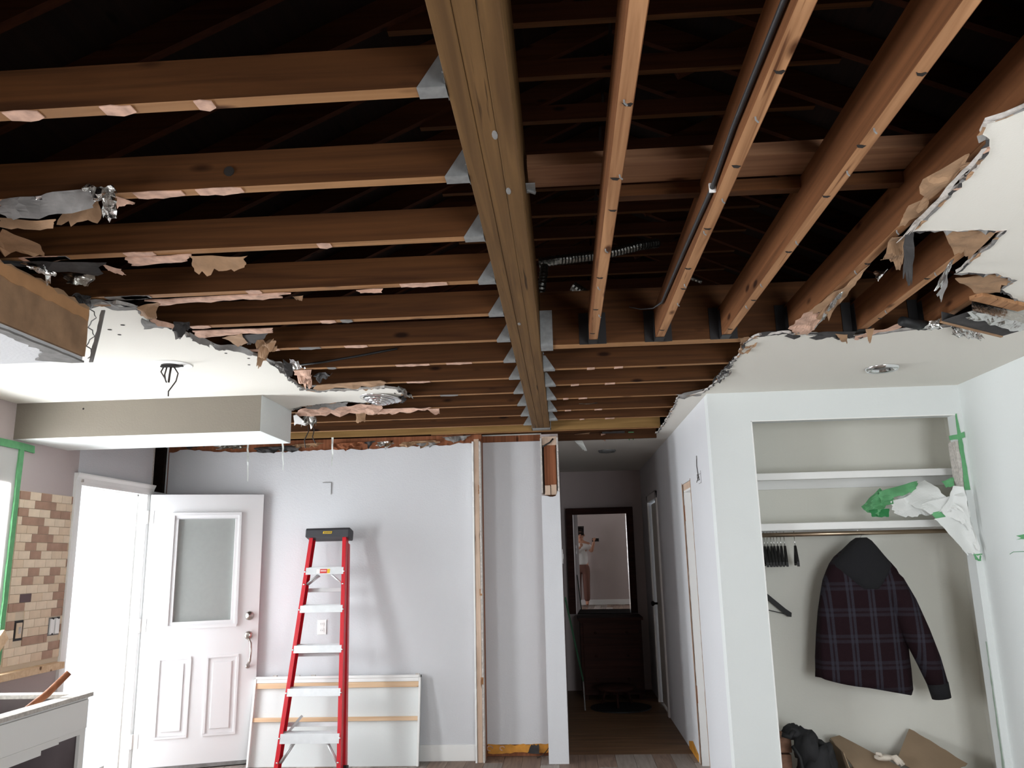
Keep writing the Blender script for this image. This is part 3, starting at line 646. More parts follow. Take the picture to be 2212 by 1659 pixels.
# flexible foil duct in the attic
def flex(name, label, path, r, ring=0.012):
    pts = []; rs = []; P_ = [Vector(p) for p in path]
    for a, b in zip(P_, P_[1:]):
        n = max(2, int((b-a).length/ring))
        for i in range(n): pts.append(a.lerp(b, i/n)); rs.append(r*(1.06 if len(pts) % 2 else 0.92))
    pts.append(P_[-1]); rs.append(r)
    o = MB().tube(pts, rs, 14).build(name, M_FOILD, smooth=False); return tag(o, label, 'duct')
flex('foil_duct', 'shiny ribbed foil duct lying in the attic beside the beam', [(-0.1059, 5.2000, 3.4657), (0.0255, 5.2000, 3.4797), (0.1386, 5.2500, 3.5071), (0.3025, 5.3000, 3.5392), (0.4533, 5.3500, 3.5826), (0.6073, 5.4000, 3.6370), (0.7531, 5.5000, 3.6917)], 0.034)
flex('foil_duct', 'dark foil duct elbow dropping down right beside the beam', [(-0.0677, 5.1500, 3.4215), (-0.0757, 5.1200, 3.3443), (-0.0868, 5.1000, 3.2719), (-0.0982, 5.1000, 3.2038)], 0.028)
flex('foil_duct', 'short foil duct length poking out behind the leftmost long joist', [(0.1279, 5.4000, 3.3564), (0.1723, 5.4000, 3.3198), (0.2231, 5.4000, 3.2831)], 0.036)
flex('foil_duct', 'thin foil duct glinting behind the second long joist', [(0.9846, 5.6000, 3.4508), (1.0236, 5.6000, 3.4348), (1.0690, 5.6000, 3.4149)], 0.014)
scrap('foil_strap', 'crumpled foil strap wrapped round the attic duct', 'foil', M_FOILD, [(0.1386, 5.2000, 3.5217), (0.2510, 5.2000, 3.5433), (0.2463, 5.2000, 3.4355), (0.1352, 5.2000, 3.4340)], 0.03, seed=90)

# ------------------------------------------------------------------ torn paper, foil and board hanging along the ceiling tear
S = scrap
n0 = dict(nu=11, nv=8)
# upper left, around the near soffit
S('torn_paper', 'dark torn paper sheet hanging under the second joist at far left', 'torn paper', M_GREYP, [(-1.4770, 1.8992, 2.4620), (-1.2003, 1.8672, 2.4650), (-1.2347, 1.8997, 2.4200), (-1.4675, 1.9051, 2.4000)], 0.02, seed=1, **n0)
S('torn_paper', 'yellowish torn paper edge below the dark sheet at far left', 'torn paper', M_KRAFT, [(-1.4795, 1.9023, 2.4100), (-1.3303, 1.9121, 2.4000), (-1.3496, 1.9251, 2.3800), (-1.4710, 1.8953, 2.3800)], 0.015, seed=2)
S('torn_paper', 'pinkish brown torn paper flap beside the crumpled foil', 'torn paper', M_KRAFT, [(-1.3096, 1.9304, 2.4650), (-1.2271, 1.9340, 2.4650), (-1.2393, 1.9609, 2.4100), (-1.3518, 1.9539, 2.4100)], 0.015, seed=3)
S('crumpled_foil', 'crumpled foil lump hanging under the second joist', 'foil', M_FOIL, [(-1.2162, 1.8408, 2.4700), (-1.1433, 1.8703, 2.4700), (-1.1752, 1.9152, 2.4400), (-1.2075, 1.8831, 2.4400)], 0.035, seed=4, freq=40, nu=14, nv=12)
S('crumpled_foil', 'foil tail dangling below the crumpled foil lump', 'foil', M_FOIL, [(-1.1849, 1.8928, 2.4500), (-1.1607, 1.9040, 2.4500), (-1.1563, 1.9008, 2.3900), (-1.1831, 1.8858, 2.3900)], 0.02, seed=5, freq=40)
S('foil_strip', 'thin bright foil strip along the second joist at far left', 'foil', M_FOIL, [(-1.4778, 1.9091, 2.4640), (-1.2120, 1.8761, 2.4660), (-1.2138, 1.8799, 2.4600), (-1.4749, 1.9155, 2.4560)], 0.012, seed=6, freq=30, nu=18, nv=4)
S('torn_paper', 'pale torn splinter flap right of the crumpled foil', 'torn paper', M_PINK, [(-1.1755, 1.9234, 2.4640), (-1.1467, 1.9702, 2.4640), (-1.1433, 1.9611, 2.4500), (-1.1972, 1.9638, 2.4500)], 0.01, seed=7)
S('torn_paper', 'brown torn paper leaning behind the near soffit', 'torn paper', M_KRAFT, [(-1.6197, 2.0869, 2.4700), (-1.5833, 2.2215, 2.4800), (-1.6364, 2.3144, 2.4700), (-1.7250, 2.2363, 2.4500)], 0.02, seed=8)
S('foil_piece', 'foil sheet with a crumpled tip hanging above the near soffit', 'foil', M_FOIL, [(-1.6993, 2.3078, 2.4500), (-1.6420, 2.3967, 2.4600), (-1.6622, 2.4006, 2.4300), (-1.6890, 2.3187, 2.4300)], 0.02, seed=9, freq=35, **n0)
S('foil_piece', 'narrow twisted foil tail on top of the near soffit', 'foil', M_FOIL, [(-1.6817, 2.3901, 2.4400), (-1.6636, 2.4013, 2.4400), (-1.6971, 2.4508, 2.4200), (-1.7093, 2.4398, 2.4200)], 0.012, seed=10, freq=40)
S('foil_piece', 'flat wedge of foil backed board hanging right of the near soffit', 'foil', M_FOILD, [(-1.6641, 2.4562, 2.4600), (-1.5410, 2.4538, 2.4600), (-1.5856, 2.4749, 2.4200), (-1.6378, 2.4491, 2.4200)], 0.014, seed=11, freq=30, **n0)
S('torn_paper', 'dark torn felt band between the third joist and near soffit', 'torn paper', M_DARKP, [(-1.7933, 2.3277, 2.4700), (-1.4718, 2.3888, 2.4700), (-1.5300, 2.4369, 2.4500), (-1.7978, 2.3374, 2.4500)], 0.02, seed=12, **n0)
S('torn_paper', 'pink torn paper curl at the end of the third joist strip', 'torn paper', M_PINK, [(-1.4964, 2.3912, 2.4640), (-1.4500, 2.4405, 2.4640), (-1.4340, 2.4442, 2.4400), (-1.4807, 2.4209, 2.4500)], 0.012, seed=13)
S('torn_paper', 'notched brown paper flap hanging under the third joist', 'torn paper', M_KRAFT, [(-1.1838, 2.3601, 2.4660), (-0.9865, 2.3763, 2.4660), (-1.0256, 2.4102, 2.4200), (-1.1728, 2.4090, 2.4200)], 0.012, seed=14, rag=0.3, **n0)
S('torn_board', 'pinkish strip of board left nailed under the third joist', 'torn board', M_PINK, [(-1.3941, 2.3569, 2.4685), (-1.1651, 2.3526, 2.4685), (-1.2000, 2.3943, 2.4640), (-1.4043, 2.4243, 2.4640)], 0.005, seed=15, thick=0.005, **n0)
S('torn_board', 'pale pink strip of board left nailed under the fourth joist', 'torn board', M_PINK, [(-1.5167, 2.7775, 2.4685), (-1.0127, 2.7629, 2.4685), (-1.0297, 2.8015, 2.4640), (-1.5116, 2.8210, 2.4640)], 0.004, seed=16, thick=0.006, nu=20, nv=4)
S('torn_paper', 'small orange paper tatter under the fourth joist', 'torn paper', M_KRAFT, [(-0.9894, 2.8079, 2.4680), (-0.9468, 2.8026, 2.4680), (-0.9551, 2.8134, 2.4500), (-0.9719, 2.8000, 2.4500)], 0.006, seed=17)
S('torn_paper', 'split white paper tip under the fourth joist', 'torn paper', M_PINK, [(-0.7369, 2.7766, 2.4680), (-0.6320, 2.7589, 2.4680), (-0.6367, 2.7580, 2.4500), (-0.7183, 2.7726, 2.4550)], 0.008, seed=18)
# along the left ceiling edge
S('torn_paper', 'grey fuzzy torn paper beside the near soffit corner', 'torn paper', M_GREYP, [(-1.7329, 2.7329, 2.4580), (-1.5811, 2.7815, 2.4580), (-1.6142, 2.8270, 2.4500), (-1.7575, 2.7840, 2.4500)], 0.012, seed=19)
S('torn_paper', 'black crumpled wrap at the near soffit corner', 'torn paper', M_DARKP, [(-1.7558, 2.6548, 2.4600), (-1.7061, 2.6880, 2.4600), (-1.7569, 2.7756, 2.4400), (-1.7986, 2.7933, 2.4400)], 0.02, seed=20, freq=30)
S('torn_paper', 'brown curled paper where the ceiling tear begins', 'torn paper', M_KRAFT, [(-1.6146, 2.8252, 2.4680), (-1.4987, 2.7952, 2.4680), (-1.5772, 2.9343, 2.4400), (-1.6334, 2.8967, 2.4500)], 0.02, seed=21, **n0)
S('torn_board', 'grey flap of torn plasterboard hanging at the left ceiling edge', 'torn board', M_GREYP, [(-1.6460, 2.9267, 2.4540), (-1.6037, 3.0294, 2.4540), (-1.5919, 3.0782, 2.4400), (-1.6848, 3.0373, 2.4400)], 0.01, seed=22, thick=0.004)
S('torn_paper', 'peach torn paper roll along the left ceiling edge', 'torn paper', M_PINK, [(-1.6321, 2.9555, 2.4680), (-1.5784, 3.0871, 2.4660), (-1.5865, 3.0825, 2.4450), (-1.6330, 2.9855, 2.4500)], 0.012, seed=23)
S('torn_paper', 'dark grey crumpled knot on the left ceiling edge', 'torn paper', M_DARKP, [(-1.5749, 3.0475, 2.4700), (-1.5075, 3.0703, 2.4700), (-1.5343, 3.1145, 2.4400), (-1.5900, 3.1064, 2.4400)], 0.025, seed=24, freq=30)
S('torn_paper', 'small grey paper tongue hanging over the white ceiling', 'torn paper', M_GREYP, [(-1.6133, 3.1273, 2.4550), (-1.5834, 3.1317, 2.4550), (-1.5797, 3.1371, 2.4200), (-1.6088, 3.1475, 2.4200)], 0.006, seed=25)
S('torn_paper', 'ragged grey paper fringe in the middle of the left ceiling edge', 'torn paper', M_GREYP, [(-1.5626, 3.1595, 2.4560), (-1.5304, 3.3134, 2.4560), (-1.5537, 3.3536, 2.4400), (-1.5717, 3.2108, 2.4400)], 0.014, seed=26, **n0)
S('torn_paper', 'smooth tan paper panel bridging the fifth and sixth joists', 'torn paper', M_KRAFT, [(-1.4736, 3.3114, 2.4680), (-1.3696, 3.2515, 2.4680), (-1.3996, 3.4107, 2.4620), (-1.4676, 3.4512, 2.4580)], 0.006, seed=27)
S('torn_board', 'pale board strip with a notch under the fifth joist', 'torn board', M_PINK, [(-1.5598, 3.1947, 2.4680), (-1.2082, 3.2026, 2.4680), (-1.2328, 3.2427, 2.4640), (-1.5663, 3.2761, 2.4620)], 0.006, seed=28, thick=0.004, **n0)
S('torn_paper', 'brown splintered paper bundle at the sixth joist end', 'torn paper', M_KRAFT, [(-1.3550, 3.3835, 2.4680), (-1.2554, 3.3436, 2.4680), (-1.3073, 3.5128, 2.4500), (-1.3992, 3.5470, 2.4400)], 0.022, seed=29, freq=26, **n0)
S('torn_paper', 'pointed brown paper spike hanging over the left ceiling', 'torn paper', M_KRAFT, [(-1.4040, 3.5347, 2.4550), (-1.3641, 3.5583, 2.4550), (-1.4209, 3.6203, 2.4000), (-1.4379, 3.6176, 2.4000)], 0.006, seed=30)
S('torn_paper', 'dark sheet standing in for the shade behind the brown bundle', 'torn paper', M_DARKP, [(-1.3851, 3.2889, 2.4750), (-1.2539, 3.2709, 2.4750), (-1.3659, 3.4575, 2.4600), (-1.4079, 3.4265, 2.4600)], 0.012, seed=31)  # dark sheet added to paint shade behind the bundle
S('torn_paper', 'grey pulp fringe below the tan paper panel', 'torn paper', M_GREYP, [(-1.5535, 3.3653, 2.4560), (-1.4126, 3.4941, 2.4560), (-1.4196, 3.5419, 2.4440), (-1.5635, 3.4038, 2.4450)], 0.01, seed=32, **n0)
S('torn_paper', 'grey brown pulp edge running down to the foil tip', 'torn paper', M_GREYP, [(-1.4036, 3.6279, 2.4560), (-1.3576, 3.7287, 2.4560), (-1.4282, 3.9781, 2.4450), (-1.4258, 3.7699, 2.4450)], 0.012, seed=33)
S('torn_paper', 'black flap beside the foil tip on the left ceiling edge', 'torn paper', M_DARKP, [(-1.3406, 3.6801, 2.4620), (-1.3354, 3.8271, 2.4600), (-1.3706, 3.9206, 2.4200), (-1.3910, 3.8954, 2.4200)], 0.01, seed=34)
S('crumpled_foil', 'folded foil tip under the seventh joist', 'foil', M_FOIL, [(-1.3200, 3.7261, 2.4680), (-1.2857, 3.7697, 2.4680), (-1.2807, 3.8648, 2.4500), (-1.3589, 3.8831, 2.4500)], 0.012, seed=35, freq=40)
S('torn_paper', 'pink paper pocket at the end of the seventh joist', 'torn paper', M_PINK, [(-1.3850, 3.9727, 2.4620), (-1.2849, 3.9677, 2.4620), (-1.3867, 4.3163, 2.4450), (-1.4235, 4.2102, 2.4450)], 0.016, seed=36, **n0)
S('torn_board', 'long brown board lath beneath the eighth joist', 'torn board', M_KRAFT, [(-1.3815, 4.3405, 2.4660), (-0.9756, 4.2864, 2.4660), (-0.9915, 4.4050, 2.4600), (-1.4018, 4.4413, 2.4580)], 0.006, seed=37, thick=0.004, nu=16, nv=5)
S('torn_paper', 'small dark crumple right of the pink paper pocket', 'torn paper', M_DARKP, [(-1.2901, 4.0469, 2.4680), (-1.1904, 4.0305, 2.4680), (-1.2490, 4.1204, 2.4500), (-1.3065, 4.1340, 2.4500)], 0.018, seed=38, freq=35)
S('torn_paper', 'long peach paper band hanging between soffit and round register', 'torn paper', M_PINK, [(-1.7101, 5.0201, 2.4620), (-1.1021, 4.8748, 2.4620), (-1.2214, 5.1579, 2.4450), (-1.7500, 5.1986, 2.4450)], 0.010, seed=39, nu=18, nv=6)
S('torn_paper', 'thin peach paper tail reaching right of the round register', 'torn paper', M_PINK, [(-1.1917, 5.1363, 2.4620), (-0.8660, 5.1348, 2.4660), (-0.8880, 5.1730, 2.4550), (-1.2348, 5.2556, 2.4500)], 0.008, seed=40, nu=14, nv=5)
S('torn_paper', 'pointed paper tip at the end of the peach tail', 'torn paper', M_PINK, [(-0.8984, 5.1971, 2.4660), (-0.7978, 5.1927, 2.4680), (-0.8201, 5.3369, 2.4500), (-0.8643, 5.2555, 2.4500)], 0.006, seed=41)
S('torn_paper', 'brown crossed paper shards below the peach paper band', 'torn paper', M_KRAFT, [(-1.3871, 5.2647, 2.4600), (-1.3115, 5.2431, 2.4600), (-1.3461, 5.3596, 2.4200), (-1.3974, 5.3315, 2.4300)], 0.014, seed=42)
S('torn_paper', 'grey brown pulp edge on the ceiling strip below the register', 'torn paper', M_GREYP, [(-1.6076, 4.8752, 2.4560), (-1.3119, 4.7742, 2.4560), (-1.3607, 4.9001, 2.4460), (-1.6264, 4.9816, 2.4460)], 0.012, seed=43, **n0)
S('crumpled_foil', 'crushed foil knot at the right end of the far soffit', 'foil', M_FOILD, [(-1.7681, 5.2241, 2.4500), (-1.6413, 5.1759, 2.4500), (-1.6809, 5.3488, 2.4100), (-1.7911, 5.3663, 2.4100)], 0.02, seed=44, freq=45, **n0)
S('torn_board', 'white pointed board sliver beside the far soffit end', 'torn board', M_TRIM, [(-1.7708, 5.1291, 2.4400), (-1.7419, 5.0989, 2.4400), (-1.7458, 5.3570, 2.4200), (-1.8274, 5.3185, 2.4100)], 0.002, seed=45, thick=0.004)
for i, (a, b) in enumerate((((665,922), (662,965)), ((672,930), (680,958)))):
    p, q = ((-1.8219, 5.5900, 2.4638), (-1.7980, 5.5900, 2.4630))[i], ((-1.8331, 5.5900, 2.2855), (-1.7595, 5.5900, 2.3167))[i]
    p, q = Vector(p), Vector(q); p.z = 2.474
    o = MB().tube([p, p.lerp(q, .35)+Vector((0.012, 0, 0)), p.lerp(q, .7)+Vector((-0.014, 0, 0)), q], 0.004, 6).build('frayed_cord', M_COPPER, smooth=True)
    tag(o, ('longer' if i == 0 else 'shorter') + ' frayed brown cord dangling below the crushed foil knot', 'cord')
# scraps along the top of the far wall
def W(px_, z_, y_=6.378): return (-3.18 + (px_-385)*(2.469/637.0), y_, z_)
for i, (x0, x1, dz, hgt, m, nm) in enumerate(((392, 452, 0.0, 0.05, M_DARKP, 'black tar paper rag at the left end of the far wall top'), (470, 540, -0.03, 0.035, M_FOILD, 'grey foil rag low on the far wall top beneath the soffit'), (560, 655, -0.055, 0.05, M_DARKP, 'dark torn rag on the far wall top left of the ladder'),
        (640, 700, -0.04, 0.028, M_KRAFT, 'thin brown tatter on the far wall top above the ladder'), (722, 786, -0.045, 0.055, M_RWOOD, 'dark brown fold on the far wall top right of the ladder'), (792, 815, -0.04, 0.05, M_DARKP, 'small black crumple left of the bright foil scrap'), (815, 858, -0.045, 0.045, M_FOIL, 'bright white foil scrap on the far wall top'),
        (862, 955, -0.05, 0.04, M_KRAFT, 'long brown tatter on the far wall top near the partition stub'), (905, 950, -0.065, 0.03, M_GREYP, 'pale grey flake below the long brown tatter'), (962, 1012, -0.02, 0.04, M_GREYP, 'grey curled scrap on the far wall top beside the partition stub'))):
    z0 = 2.472 + dz
    S('torn_scrap', nm, 'torn paper', m, [W(x0, z0), W(x1, z0+0.008), W(x1-10, z0-hgt*0.8), W(x0+8, z0-hgt)], 0.022, seed=60+i, freq=26, rag=0.45, **n0)
S('plastic_shred', 'curled white plastic shred hanging at the hallway ceiling edge', 'plastic', M_PLASTIC, [(0.1231, 6.8318, 2.4520), (0.1779, 6.7877, 2.4520), (0.2224, 6.8265, 2.3600), (0.1813, 6.7550, 2.3600)], 0.014, seed=70)
S('torn_paper', 'orange brown paper tatter above the hallway opening', 'torn paper', M_KRAFT, [(0.1127, 6.5597, 2.4680), (0.2442, 6.4860, 2.4680), (0.2315, 6.7303, 2.4500), (0.1340, 6.7638, 2.4500)], 0.012, seed=71)
S('torn_paper', 'small peach chip hanging above the hallway opening', 'torn paper', M_PINK, [(0.3314, 6.5027, 2.4600), (0.3722, 6.5628, 2.4600), (0.3765, 6.6783, 2.4300), (0.3452, 6.6712, 2.4300)], 0.004, seed=72)
S('torn_paper', 'dark frayed paper above the right half of the hallway opening', 'torn paper', M_DARKP, [(0.3379, 6.4692, 2.4700), (0.5250, 6.4596, 2.4700), (0.5239, 6.7208, 2.4550), (0.3468, 6.6816, 2.4550)], 0.014, seed=73)
S('green_tape_scrap', 'tab of green tape stuck above the hallway opening', 'tape', M_TAPE, [(0.5556, 6.5158, 2.4700), (0.6017, 6.5257, 2.4700), (0.6276, 6.8470, 2.4500), (0.5833, 6.8371, 2.4500)], 0.003, seed=74)
# right tear
S('torn_board', 'large tan torn board face hanging at the upper right tear', 'torn board', M_KRAFT, [(1.0086, 2.0766, 2.4740), (1.0585, 1.9372, 2.4720), (1.0909, 1.9719, 2.4600), (1.0796, 2.2636, 2.4600)], 0.012, seed=80, **n0)
S('torn_board', 'lower tan torn board face beside the fourth long joist', 'torn board', M_KRAFT, [(1.0391, 2.2416, 2.4740), (1.0782, 2.1804, 2.4720), (1.1110, 2.2901, 2.4600), (1.0694, 2.3884, 2.4600)], 0.010, seed=81, **n0)
S('torn_board', 'dark brown edge strip along the upper right tear', 'torn board', M_GYP, [(1.0718, 1.8828, 2.4570), (1.0813, 1.8801, 2.4550), (1.1195, 2.3936, 2.4520), (1.1034, 2.3975, 2.4560)], 0.006, seed=82, nu=8, nv=22)
S('torn_paper', 'brown paper fold under the fourth long joist', 'torn paper', M_KRAFT, [(1.0755, 2.4557, 2.4680), (1.1280, 2.4433, 2.4680), (1.2035, 2.7117, 2.4400), (1.1135, 2.6375, 2.4500)], 0.014, seed=83, **n0)
S('torn_paper', 'black pointed felt shard hanging in the star shaped tear', 'torn paper', M_DARKP, [(1.1060, 2.4284, 2.4550), (1.1310, 2.4203, 2.4550), (1.2085, 2.6534, 2.3600), (1.1577, 2.5970, 2.3800)], 0.010, seed=84, **n0)
S('torn_board', 'triangular tan board tongue in the star shaped tear', 'torn board', M_KRAFT, [(1.2460, 2.4526, 2.4660), (1.3923, 2.4485, 2.4600), (1.4209, 2.6713, 2.4550), (1.3572, 2.6419, 2.4600)], 0.006, seed=85, thick=0.004, **n0)
S('foil_piece', 'long bright foil sliver hanging in the star shaped tear', 'foil', M_FOIL, [(1.3706, 2.7044, 2.4600), (1.3774, 2.6788, 2.4600), (1.4047, 2.8580, 2.4100), (1.3742, 2.8336, 2.4100)], 0.008, seed=86, freq=35)
S('torn_paper', 'pale paper flap beneath the long foil sliver', 'torn paper', M_GREYP, [(1.3924, 2.8031, 2.4300), (1.3862, 2.7543, 2.4300), (1.4077, 2.8765, 2.3700), (1.3757, 2.8385, 2.3800)], 0.008, seed=87)
S('torn_board', 'brown board tongue with splintered tip beside the foil duct', 'torn board', M_KRAFT, [(1.4909, 2.9274, 2.4700), (1.6272, 2.8909, 2.4650), (1.7268, 2.9568, 2.4550), (1.7019, 3.1588, 2.4650)], 0.008, seed=88, thick=0.005, **n0)
S('torn_paper', 'tan torn paper with foil edge along the fourth long joist end', 'torn paper', M_KRAFT, [(1.1021, 2.8662, 2.4660), (1.1118, 2.7330, 2.4660), (1.1507, 3.3189, 2.4400), (1.0521, 3.3037, 2.4600)], 0.012, seed=89, nu=8, nv=16)
S('torn_paper', 'pale tan paper tongue lying over the header at right', 'torn paper', M_PINK, [(1.0328, 3.2679, 2.4660), (1.1289, 3.2426, 2.4620), (1.1537, 3.5866, 2.4500), (1.0415, 3.5522, 2.4580)], 0.012, seed=91, **n0)
S('foil_piece', 'bright foil edge under the tan paper tongue', 'foil', M_FOIL, [(1.0904, 3.0020, 2.4550), (1.1045, 2.9818, 2.4550), (1.1367, 3.3861, 2.4400), (1.1252, 3.4129, 2.4400)], 0.010, seed=92, freq=35, nu=5, nv=12)
S('foil_piece', 'small folded foil corner below the fourth long joist', 'foil', M_FOIL, [(1.1451, 2.7921, 2.4550), (1.1737, 2.7484, 2.4550), (1.1496, 2.7632, 2.4200), (1.1286, 2.7412, 2.4200)], 0.008, seed=93, freq=35)
S('torn_paper', 'dark frayed edge along the right ceiling tear by the header', 'torn paper', M_DARKP, [(0.9207, 3.5627, 2.4660), (1.3769, 3.6290, 2.4660), (1.3846, 3.7170, 2.4500), (0.9352, 3.5859, 2.4500)], 0.014, seed=94, nu=18, nv=6)
S('torn_paper', 'orange pointed scrap hanging over the right ceiling', 'torn paper', M_KRAFT, [(1.3933, 3.5622, 2.4550), (1.4262, 3.5519, 2.4550), (1.4318, 3.6260, 2.4100), (1.4231, 3.6247, 2.4100)], 0.004, seed=95)
S('torn_paper', 'red brown scrap corner at the middle of the right tear', 'torn paper', M_KRAFT, [(1.2838, 3.6342, 2.4580), (1.3332, 3.6256, 2.4580), (1.3597, 3.7097, 2.4400), (1.3270, 3.6883, 2.4400)], 0.006, seed=96)
S('torn_paper', 'brown frayed roll where the header meets the ceiling', 'torn paper', M_KRAFT, [(0.8573, 3.6553, 2.4680), (0.9488, 3.6366, 2.4680), (0.9443, 3.8403, 2.4500), (0.9084, 3.9458, 2.4500)], 0.02, seed=97, freq=28, **n0)
S('torn_paper', 'dark torn roll along the inner right ceiling edge', 'torn paper', M_DARKP, [(0.9030, 4.0357, 2.4680), (0.9301, 3.9554, 2.4660), (0.9324, 4.5616, 2.4500), (0.8897, 4.5567, 2.4560)], 0.016, seed=98, nu=6, nv=16, freq=26)
S('foil_piece', 'crumpled foil bits on the inner right ceiling edge', 'foil', M_FOIL, [(0.8896, 4.2529, 2.4560), (0.9531, 4.2988, 2.4540), (0.9286, 4.4903, 2.4400), (0.8866, 4.4571, 2.4450)], 0.012, seed=99, freq=45)
S('torn_paper', 'grey brown fringe where the ceiling meets the closet corner', 'torn paper', M_GREYP, [(0.7424, 4.9872, 2.4660), (0.8865, 4.8489, 2.4620), (0.8905, 4.9636, 2.4500), (0.7693, 5.0629, 2.4500)], 0.010, seed=100, **n0)
# ducts and boards hanging at the right corner of the tear
dk = thing('foil_lined_duct', 'broken rectangular duct lined with bright foil poking through the right tear', 'duct', (1.8267, 3.3477, 2.4200))
A_, B_ = Vector((1.6632, 3.2880, 2.4250)), Vector((1.9756, 3.4242, 2.3850)); dv = (B_-A_).normalized()
MB().bar(A_, B_, 0.15, 0.004).build('bottom_panel', M_DARKP, dk)
sdv = dv.cross(Vector((0, 0, 1))).normalized()
for s in (-1, 1): MB().bar(A_+sdv*0.074*s+Vector((0, 0, 0.02)), B_+sdv*0.074*s+Vector((0, 0, 0.02)), 0.004, 0.04).build('side_panel', M_FOIL if s > 0 else M_DARKP, dk)
scrap('foil_lining', '', '', M_FOIL, [A_+sdv*0.082+Vector((0, 0, -0.004)), B_+sdv*0.082+Vector((0, 0, -0.004)), B_+sdv*0.02-Vector((0, 0, 0.012)), A_+sdv*0.025-Vector((0, 0, 0.012))], 0.004, nu=18, nv=5, seed=50, parent=dk, freq=35)
MB().bar(A_-sdv*0.08-Vector((0, 0, 0.004)), B_-sdv*0.08-Vector((0, 0, 0.004)), 0.012, 0.006).build('lip', M_KRAFT, dk)
A2, B2 = (1.6564, 3.1136, 2.4520), (1.9193, 3.2626, 2.4400)
o = MB().bar(A2, B2, 0.055, 0.016).build('broken_board', M_JYB); tag(o, 'short tan broken board beside the foil lined duct', 'board')
S('crumpled_foil', 'fan of crumpled silver foil below the foil lined duct', 'foil', M_FOIL, [(1.7535, 3.5293, 2.4520), (1.9020, 3.5882, 2.4500), (1.9643, 3.6773, 2.4200), (1.7940, 3.6046, 2.4200)], 0.014, seed=51, freq=50, nu=14, nv=10)
S('crumpled_foil', 'small crumpled foil tuft left of the foil lined duct', 'foil', M_FOIL, [(1.6316, 3.4646, 2.4550), (1.6687, 3.4417, 2.4550), (1.6863, 3.4827, 2.4200), (1.6083, 3.4915, 2.4300)], 0.016, seed=52, freq=45, **n0)
o = MB().tube([(1.5012, 3.4361, 2.4520), (1.5699, 3.4750, 2.4480), (1.6360, 3.5130, 2.4500)], 0.022, 10).build('dark_pipe_end', M_BLACK, smooth=True); tag(o, 'short dark grey pipe end lying on the right ceiling edge', 'pipe')
S('torn_paper', 'pale splintered lath along the ceiling edge left of the pipe end', 'torn paper', M_PINK, [(1.3835, 3.6807, 2.4580), (1.5256, 3.5094, 2.4600), (1.5444, 3.5436, 2.4520), (1.4040, 3.7117, 2.4500)], 0.006, seed=53, nu=12, nv=5)
o = MB().tube([(-1.3642, 3.9380, 2.4828), (-1.2083, 3.9380, 2.4965), (-0.9900, 3.9380, 2.5275), (-0.8256, 3.9380, 2.5532)], 0.006, 8).build('black_rod', M_CABLE, smooth=True); tag(o, 'thin black rod lying against the seventh joist left of the beam', 'rod')
# thin plastic strips hanging from the ledger
for i, (p, q, lab) in enumerate((((-2.5488, 6.3000, 2.4511), (-2.5332, 6.3000, 2.1305), 'longest white plastic strip hanging below the far soffit'), ((-2.2602, 6.3000, 2.4609), (-2.2429, 6.3000, 2.2116), 'twisted white plastic strip hanging above the ladder on its left'), ((-1.8465, 6.3000, 2.4551), (-1.8448, 6.3000, 2.2370), 'white plastic strip hanging alone right of the soffit'))):
    p, q = Vector(p), Vector(q); p.z = 2.4685
    S('plastic_strip', lab, 'plastic strip', M_PLASTIC, [p+Vector((-0.008, 0, 0)), p+Vector((0.008, 0, 0)), q+Vector((0.004, 0, 0)), q-Vector((0.004, 0, 0))], 0.010, nu=3, nv=14, seed=55+i, rag=0.02, freq=18)

# ------------------------------------------------------------------ entry door leaf, swung open against the far wall
HX, HY = -3.222, 6.105
ang = math.atan2(0.27, 0.79); DW, DH, DT = 0.845, 2.005, 0.044
dm = Matrix.Translation((HX, HY, 0.022)) @ Matrix.Rotation(ang, 4, 'Z')      # leaf runs along local +x, faces local -y
door = struct('door_1', MB().box((0, 0, 0), (0.001, 0.001, 0.001), M=dm), M_DOOR, 'open white entry door with a glazed upper panel')
def D(name, mb_fn, m, parent=None, **k):
    mb = MB(); mb_fn(mb); return mb.build(name, m, parent or door, **k)
GX0, GX1, GZ0, GZ1 = 0.165, 0.685, 0.985, 1.865
def leaf(mb):
    for a, b, c, d in rect_with_holes(0, DW, 0, DH, [(GX0+0.02, GX1-0.02, GZ0+0.02, GZ1-0.02)]): mb.box((a, -DT/2, c), (b, DT/2, d), M=dm)
D('leaf', leaf, M_DOOR)
def ring(mb, x0, x1, z0, z1, w, y0, y1):
    for a, b, c, d in ((x0, x1, z0, z0+w), (x0, x1, z1-w, z1), (x0, x0+w, z0+w, z1-w), (x1-w, x1, z0+w, z1-w)): mb.box((a, y0, c), (b, y1, d), M=dm)
fr = D('glazing_frame', lambda mb: (ring(mb, GX0, GX1, GZ0, GZ1, 0.022, -DT/2-0.016, -DT/2), ring(mb, GX0+0.02, GX1-0.02, GZ0+0.02, GZ1-0.02, 0.03, -DT/2-0.007, DT/2)), M_DOOR, bevel=0.003)
D('glass_pane', lambda mb: mb.box((GX0+0.045, -0.006, GZ0+0.045), (GX1-0.045, 0.006, GZ1-0.045), M=dm), M_GLASS)
for x0 in (0.13, 0.475):
    p = D('raised_panel', lambda mb: ring(mb, x0, x0+0.235, 0.20, 0.78, 0.018, -DT/2-0.007, -DT/2), M_DOOR, bevel=0.003)
    D('panel_field', lambda mb: mb.box((x0+0.048, -DT/2-0.006, 0.25), (x0+0.187, -DT/2, 0.73), M=dm), M_DOOR, p, bevel=0.004)
R90 = Matrix.Rotation(math.radians(90), 4, 'X')
def dl(mb, prof, x, z, n=20): mb.lathe(prof, (0, 0, 0), n, M=dm @ Matrix.Translation((x, -DT/2, z)) @ R90)
